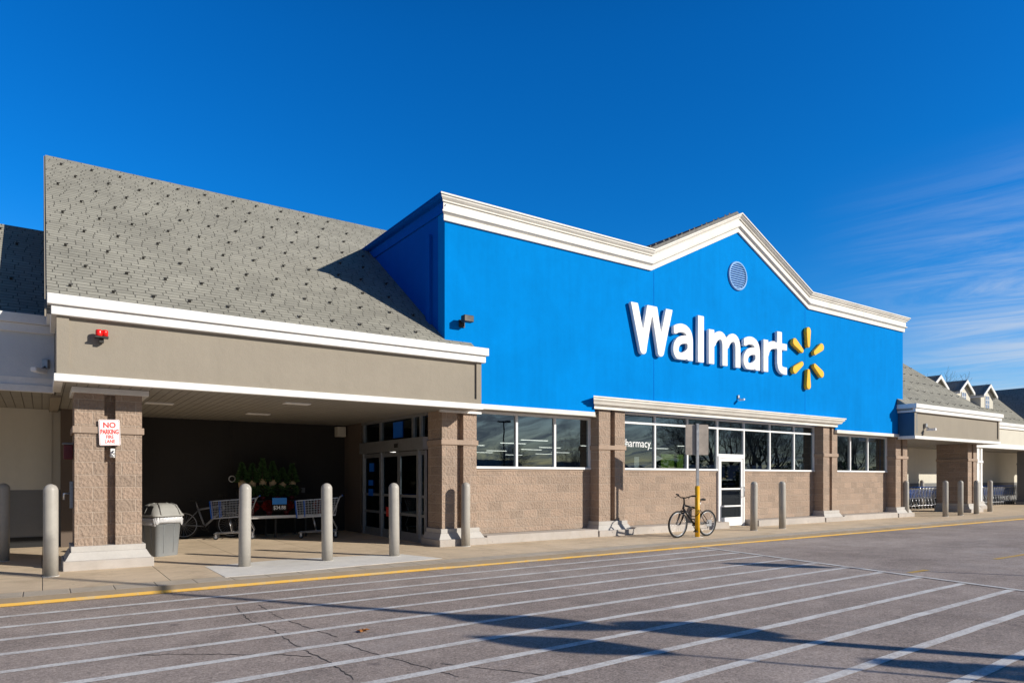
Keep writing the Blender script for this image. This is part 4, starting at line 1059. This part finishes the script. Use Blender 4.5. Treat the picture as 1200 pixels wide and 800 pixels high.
# ------------------------------------------------------------------ shopping carts
def cart(name, label, loc, rz, group=None):
    t = thing(name, label, 'shopping cart', loc, rz, group)
    # x: nose (-) to handle (+); basket from x=-.5 to .42
    wv = MB(); hw0, hw1 = .20, .27; zb0, zb1 = .50, .56; zt = .98
    def side(s, f, g):   # f 0..1 nose->handle, g 0..1 bottom->top
        x = -.50+f*(.90+.06*g)-.04*g*(1-f); w = (hw0+(hw1-hw0)*f)*(.86+.14*g)
        z = (zb1+(zb0-zb1)*(1-f))+(zt-(zb1+(zb0-zb1)*(1-f)))*g*(.86+.14*f)
        return (x, s*w, z)
    q = .0026
    for s in (-1, 1):
        for i in range(15): wv.tube([side(s, i/14, 0), side(s, i/14, 1)], q, 4, smooth=False)
        for j in range(8): wv.tube([side(s, 0, j/7), side(s, 1, j/7)], q if j not in (0, 7) else .007, 4, smooth=False)
    for i in range(15): wv.tube([side(-1, i/14, 0), side(1, i/14, 0)], q, 4, smooth=False)
    for k_ in range(7):
        f = k_/6; a = [Vector(side(-1, 0, g)).lerp(Vector(side(1, 0, g)), f) for g in (0, 1)]; wv.tube(a, q, 4, smooth=False)
        a = [Vector(side(-1, 1, g)).lerp(Vector(side(1, 1, g)), f) for g in (0, 1)]; wv.tube(a, q, 4, smooth=False)
        a = [Vector(side(-1, u_, 0)).lerp(Vector(side(1, u_, 0)), f) for u_ in (0, 1)]; wv.tube(a, q, 4, smooth=False)
    for j in range(8): wv.tube([side(-1, 0, j/7), side(1, 0, j/7)], q, 4, smooth=False)
    wv.build('basket', M['chrome'], t, local=True)
    ch = MB()
    for s in (-1, 1):
        ch.tube([(-.46, s*.17, .14), (.10, s*.24, .17), (.40, s*.26, .17), (.44, s*.26, .22), (.30, s*.25, .50), (.50, s*.27, 1.0), (.56, s*.27, 1.04)], .013, 6)
        ch.tube([(-.06, s*.22, .17), (-.14, s*.20, .52)], .011, 6)
    ch.tube([(-.46, -.17, .14), (-.46, .17, .14)], .013, 6); ch.tube([(.40, -.26, .17), (.40, .26, .17)], .010, 6); ch.tube([(0, -.23, .17), (0, .23, .17)], .008, 6)
    for i in range(5): yy = -.14+i*.07; ch.tube([(-.46, yy, .14), (.40, yy*1.4, .17)], .004, 4)
    ch.build('chassis', M['chrome'], t, local=True)
    MB().tube([(.56, -.27, 1.04), (.56, .27, 1.04)], .018, 8).build('handle', M['cartblue'], t, local=True)
    bm = MB()
    for s in (-1, 1):
        bm.tube([side(s, -.012, 0), side(s, -.012, 1)], .015, 6); bm.tube([side(s*1.02, .19, .02), side(s*1.02, .19, 1)], .010, 6)
    bm.tube([side(-1, -.012, 1), side(1, -.012, 1)], .014, 6)
    bm.build('bumper', M['cartblue'], t, local=True)
    for x, y in ((-.42, -.16), (-.42, .16), (.40, -.24), (.40, .24)):
        w = MB(); w.lathe([(.060, -.013), (.064, -.008), (.064, .008), (.060, .013)], 16)
        wo = w.build('wheel', M['black'], t, local=True); wo.data.transform(Matrix.Rotation(R(90), 4, 'X')); wo.location = (x, y, .064)
        h = MB().lathe([(.030, -.016), (.030, .016)], 12); ho = h.build('hub', M['silver'], wo, local=True); ho.data.transform(Matrix.Rotation(R(90), 4, 'X'))
        fk = MB(); fk.box(-.02, .02, -.022, -.017, 0, .09); fk.box(-.02, .02, .017, .022, 0, .09); fk.box(-.02, .02, -.022, .022, .086, .095)
        fo = fk.build('caster_fork', M['chrome'], wo, local=True)
    return t
x, y = gp(277, 631.5); c1 = cart('shopping_cart', 'wire shopping cart with blue corners, near one behind the bollard', (x, y+.12, .1), R(-16))
x, y = gp(377, 631.5); dup(c1, (x+.1, y+.5, .1), R(-20), 'second wire shopping cart, deeper in the porch shade beside the plants')
# nested rows in the far corral
for i in range(40):
    x = 33.9+i*.31
    dup(c1, (x, 16.0, .1), 0, 'nested wire cart seen through the far porch, left of its dark pier' if x < 37.2 else 'nested wire cart under the pale wing, right of the far pier', 'nested carts under the far wing')
cc = thing('cart_corral', 'low dark rail behind the nested carts under the far wing', 'rail', (40, 16.3, .1))
mb = MB(); mb.tube([(34.3, 16.3, .9), (47, 16.45, .9)], .03, 6)
for i in range(9): mb.tube([(34.4+i*1.5, 16.3, .1), (34.4+i*1.5, 16.45, .9)], .03, 6)
mb.build('rail', M['dark'], cc)

# ------------------------------------------------------------------ plants for sale
ds = thing('display_stand', 'tiered dark plant stand with white shelf edge against the bay wall', 'display stand', (4.75, 17.6, .1))
s_ = MB()
for z, y0, y1 in ((.60, 17.1, 17.9), (.98, 17.35, 18.0), (1.26, 17.65, 18.25)): s_.box(4.0, 5.55, y0, y1, z, z+.04)
s_.build('shelf', M['black'], ds)
MB().box(3.98, 6.1, 17.06, 17.098, .59, .66, .004).build('shelf_edge', M['white'], ds)
s_ = MB()
for x in (4.05, 4.75, 5.5):
    for y in (17.2, 18.1): s_.box(x-.02, x+.02, y-.02, y+.02, .1, 1.26 if y > 18 else .6)
s_.build('leg', M['dark'], ds)
def leafball(mb, c, r, h, n, size, cone=True):
    for i in range(n):
        z = random.random()**1.3; rr = r*((1-z*.95) if cone else math.sqrt(max(.02, 1-(2*z-1)**2)))*(.45+.55*random.random()); a = random.random()*2*PI
        p = Vector((c[0]+rr*math.cos(a), c[1]+rr*math.sin(a), c[2]+z*h))
        d = Vector((math.cos(a), math.sin(a), random.uniform(-.3, .7))).normalized(); u = d.cross(Vector((random.uniform(-1, 1), random.uniform(-1, 1), random.uniform(-1, 1)))).normalized()
        s = size*random.uniform(.6, 1.3)
        mb.add([p-u*s*.35, p+d*s, p+u*s*.35, p-d*s*.3], [(0, 1, 2, 3)])
    return mb
def potted(name, label, cat, loc, ph, pr, h, r, potmat, leafmat, cone, group, n=900, size=.04):
    t = thing(name, label, cat, loc, 0, group)
    MB().lathe([(pr*.75, 0), (pr, ph), (pr*.92, ph), (pr*.9, ph-.01)], 14).build('pot', M[potmat], t, local=True)
    leafball(MB(), (0, 0, ph*.8), r, h, n, size, cone).build('foliage', M[leafmat], t, local=True)
    if cone: MB().tube([(0, 0, ph*.5), (0, 0, ph+h*.9)], .008, 5).build('stem', M['bark'], t, local=True)
    return t
random.seed(31)
tr = None
for i in range(6):
    l = (4.12+i*.25, 17.9, 1.30)
    if tr is None: tr = potted('potted_tree', 'leftmost of six tan potted evergreens on the top tier', 'plant', l, .22, .10, .48, .17, 'kraft', 'evergreen', True, 'small potted evergreens on the top tier', 620, .06)
    else:
        d_ = dup(tr, l, random.random()*6, ('leftmost', 'second', 'third', 'fourth', 'fifth', 'rightmost')[i]+' of six tan potted evergreens on the top tier'); d_.scale = (1, 1, random.uniform(.8, 1.2))
tr = None
for i in range(4):
    l = (4.2+i*.36, 17.65, 1.02)
    if tr is None: tr = potted('potted_shrub', 'leftmost of four low green shrubs on the middle tier', 'plant', l, .10, .08, .30, .19, 'maroon', 'evergreen', False, 'low potted shrubs on the middle tier')
    else: dup(tr, l, random.random()*6, ('leftmost', 'second', 'third', 'rightmost')[i]+' of four low green shrubs on the middle tier')
tr = None
for i in range(4):
    l = (4.2+i*.42 if i < 3 else 5.9, 17.3, .64)
    if tr is None: tr = potted('red_flower', 'leftmost of four red potted flowers on the lowest tier', 'plant', l, .14, .08, .26, .17, 'maroon', 'poinsettia', False, 'red potted flowers on the lowest tier')
    else: dup(tr, l, random.random()*6, ('leftmost', 'second', 'third', 'rightmost')[i]+' of four red potted flowers on the lowest tier')
pr_ = thing('price_sign', 'price card with blue header reading $34.88 hung on the plant stand', 'price sign', (4.80, 17.03, .92), R(-8))
MB().box(-.17, .17, 0, .01, .01, .17, .003).build('header', M['lightblue'], pr_, local=True)
MB().box(-.17, .17, 0, .01, -.15, .009, .003).build('card', M['black'], pr_, local=True)
o = text_obj('$34.88', .125, (0, 0, 0), Matrix.Identity(3), M['signwhite'], 'lettering', None, .001, .85, 'CENTER', .002); o.data.transform(Matrix.Rotation(R(90), 4, 'X')); o.parent = pr_; o.location = (0, -.003, -.11)
x = 18.35*(.567-.3378)/(.8236+.2325)
hr = thing('hanging_ring', 'pale ring hanging on a cord against the dark bay wall', 'ring', (x, 18.35, 1.57))
MB().tube([(.075*math.cos(2*PI*i/24), 0, .075*math.sin(2*PI*i/24)-.02) for i in range(24)], .014, 6, closed=True).build('ring', M['white'], hr, local=True)
MB().tube([(0, 0, .055), (0, 0, 1.47)], .006, 4).build('cord', M['black'], hr, local=True)
x = 18.6*(.567-.2522)/(.8236+.1737)
tagmesh(MB().box(x-.05, x+.05, 18.57, 18.6, 1.17, 1.31, .004).build('wall_outlet', M['greyband']), 'small grey outlet plate on the dark bay wall right of the plants', 'outlet')

# dry leaf on the asphalt
x, y = gp(425, 740, 0); lf = MB(); random.seed(2)
ctr = Vector((x, y, .012)); ring = []
for i in range(14):
    a = 2*PI*i/14; rr = (.075 if i % 2 else .032)*random.uniform(.8, 1.2); ring.append((x+rr*math.cos(a), y+rr*math.sin(a)*.8, .008+random.random()*.025))
vs = ring+[ctr]+[(a, b, c+.002) for a, b, c in ring]+[ctr+Vector((0, 0, .002))]
fs = [(14, i, (i+1) % 14) for i in range(14)]+[(29, 15+(i+1) % 14, 15+i) for i in range(14)]
tagmesh(lf.add(vs, fs).build('dry_leaf', M['leafbrown']), 'curled orange dry leaf lying on the striped asphalt', 'leaf')

# ------------------------------------------------------------------ unseen posts, added and shaped to cast shadows into the picture
SD = Vector((to_sun.x, to_sun.y)); SD.normalize(); TE = math.tan(SUN_EL)
def shadow_post(tip_xy, dist, heads, label, top=None, r=.05):
    bx, by = tip_xy[0]+SD.x*dist, tip_xy[1]+SD.y*dist
    t = thing('unseen_post', label, 'unseen post', (bx, by, 0))
    h = top or dist*TE
    MB().tube([(0, 0, 0), (0, 0, h*.5), (0, 0, h)], [r*1.3, r, r*.5], 12).build('pole', M['galv'], t, local=True)
    MB().lathe([(.2, 0), (.2, .5), (.12, .55)], 16).build('pole_base', M['patch'], t, local=True)
    for z, hh, rr, off in heads:
        MB().lathe([(.05, -hh), (rr*.55, -hh*.72), (rr*.9, -hh*.3), (rr, 0), (rr*.85, hh*.35), (rr*.5, hh*.75), (.04, hh)], 20, (off[0], off[1], z)).build('lamp_head', M['greyglobe'], t, local=True)
        if off[0] or off[1]: MB().tube([(0, 0, z), (off[0], off[1], z)], .03, 6).build('arm', M['galv'], t, local=True)
    return t
# A: tall post, tip shadow reaches the pavement at far left
b = Vector((4.42, 6.09)); s0 = 10.0
shadow_post((b.x, b.y), s0, [(s0*TE, .44, .34, (-.05, -.04)), ((s0-1.75)*TE, .38, .36, (.16, .12))], 'tall unseen post with two lobes, shaped to cast the shadow across the stripes', top=s0*TE+3.9, r=.085)
shadow_post((4.08, 5.01), 9.0, [(9.0*TE, .42, .29, (0, 0))], 'short unseen globe-topped post shaped to cast its shadow, nearer of two', r=.03)
shadow_post((10.9, 7.45), 9.0, [(9.0*TE, .40, .28, (0, 0))], 'short unseen globe-topped post shaped to cast its shadow, farther of two', r=.03)

# ------------------------------------------------------------------ trees
def bare_tree(seed, h, name='bare_tree', label='', loc=(0, 0, 0), group=None, depth=6, spread=1., rmin=.012):
    rnd = random.Random(seed); t = thing(name, label, 'tree', loc, rnd.random()*6, group)
    tk = MB(); br = MB()
    def grow(p, d, L, r, lv):
        pts = [p]; rs = [r]; q = p.copy(); dd = d.copy(); n = 4 if lv < 3 else 2
        for i in range(n):
            dd = (dd+Vector((rnd.uniform(-.16, .16), rnd.uniform(-.16, .16), rnd.uniform(-.02, .13)))).normalized(); q = q+dd*L/n; pts.append(q.copy()); rs.append(max(rmin*.6, r*(1-.45*(i+1)/n)))
        (tk if lv == 0 else br).tube(pts, rs, 7 if lv < 2 else (4 if lv < 4 else 3), caps=False)
        if lv >= depth: return
        k = rnd.choice((2, 3)) if lv else 4
        for i in range(k+ (1 if lv < 4 else 0)):
            f = rnd.uniform(.45, 1) if i else 1
            b = pts[max(1, min(n, int(round(f*n))))]
            a = rnd.uniform(0, 2*PI); tilt = rnd.uniform(.30, .72)*spread
            o = dd.orthogonal().normalized(); o = Matrix.Rotation(a, 3, dd) @ o
            grow(b, (dd*math.cos(tilt)+o*math.sin(tilt)).normalized(), L*rnd.uniform(.62, .82), rs[-1]*rnd.uniform(.62, .85), lv+1)
    grow(Vector((0, 0, 0)), Vector((0, 0, 1)), h*.27, h*.022, 0)
    tk.build('trunk', M['bark'], t, local=True); br.build('crown', M['bark'], t, local=True)
    return t
T1 = bare_tree(3, 13, label='bare deciduous tree across the lot, mirrored in the storefront glass', loc=(48, -45, 0), group='bare trees across the lot', depth=6)
T2 = bare_tree(8, 15, label='bare deciduous tree across the lot, mirrored in the storefront glass', loc=(58, -43, 0), group='bare trees across the lot', depth=6, spread=1.15)
rnd = random.Random(4)
for i in range(18):
    s_ = rnd.choice((T1, T2)); x = 66+i*4.2+rnd.uniform(-2, 2); c = dup(s_, (x, -34+rnd.uniform(-6, 6), 0), rnd.random()*6); k_ = rnd.uniform(.85, 1.2); c.scale = (k_, k_, k_)
for x, y, k_ in ((53, -50, .55), (62, -46, .65), (44, -52, .5)):
    c = dup(T2, (x, y, 0), rnd.random()*6); c.scale = (k_, k_, k_)
bt = dup(T1, (74.3, 34.6, 0), 1.0, 'bare treetop showing behind the dormers at far right'); bt.scale = (1.27, 1.27, 1.27)
if 'group' in bt: del bt['group']
# low conifer near the camera: its tip shadow reaches the lower right corner
def conifer(loc, h, r, label):
    t = thing('conifer', label, 'tree', loc); rnd_ = random.Random(1)
    MB().tube([(0, 0, 0), (0, 0, h*.95)], [.06, .01], 7).build('trunk', M['bark'], t, local=True)
    random.seed(8); leafball(MB(), (0, 0, .25), r, h-.25, 5200, .10, True).build('crown', M['evergreen'], t, local=True)
    return t
conifer((6.1+SD.x*6.6, 2.75+SD.y*6.6, 0), 2.95, 1.0, 'small dense conifer behind the camera whose shadow reaches the lower right corner')
# houses and hedge across the lot (mirrored in the glass)
def house(x, y, w, d, h, label):
    t = thing('house', label, 'house', (x, y, 0))
    MB().box(-w/2, w/2, -d/2, d/2, 0, h).build('wall', M['housewall'], t, local=True)
    MB().prism([(-d/2-.4, h-.1), (0, h+d*.28), (d/2+.4, h-.1)], 'X', -w/2-.4, w/2+.4).build('roof', M['shingleX'], t, local=True)
    for k_ in (-.3, 0, .3):
        wd = MB().box(w*k_-.5, w*k_+.5, d/2, d/2+.05, 1, 2.3).build('window', M['white'], t, local=True)
        MB().box(w*k_-.43, w*k_+.43, d/2+.051, d/2+.06, 1.07, 2.23).build('pane', M['navyinside'], wd, local=True)
T1.scale = (.62, .62, .62); T2.scale = (.66, .66, .66)
house(50, -54, 12, 6, 2.5, 'low house with shingle roof across the lot, nearer one')
house(76, -60, 14, 6, 2.6, 'low house with shingle roof across the lot, farther one')
hd = MB(); rnd = random.Random(6); random.seed(6)
for i in range(34): leafball(hd, (64+i*2.9, -36-rnd.uniform(0, 9), 0), 2.6, rnd.uniform(2.6, 4.6), 420, .45, False)
hd.build('far_hedge', M['evergreen'], kind='stuff')
lp = thing('light_pole', 'tall lot light pole far across the lot, mirrored in the left window', 'light pole', (47.5, -44, 0))
MB().tube([(0, 0, 0), (0, 0, 8.6)], [.12, .07], 10).build('pole', M['dark'], lp, local=True)
MB().box(-.9, -.1, -.2, .2, 8.5, 8.7).box(.1, .9, -.2, .2, 8.5, 8.7).build('lamp_head', M['dark'], lp, local=True)
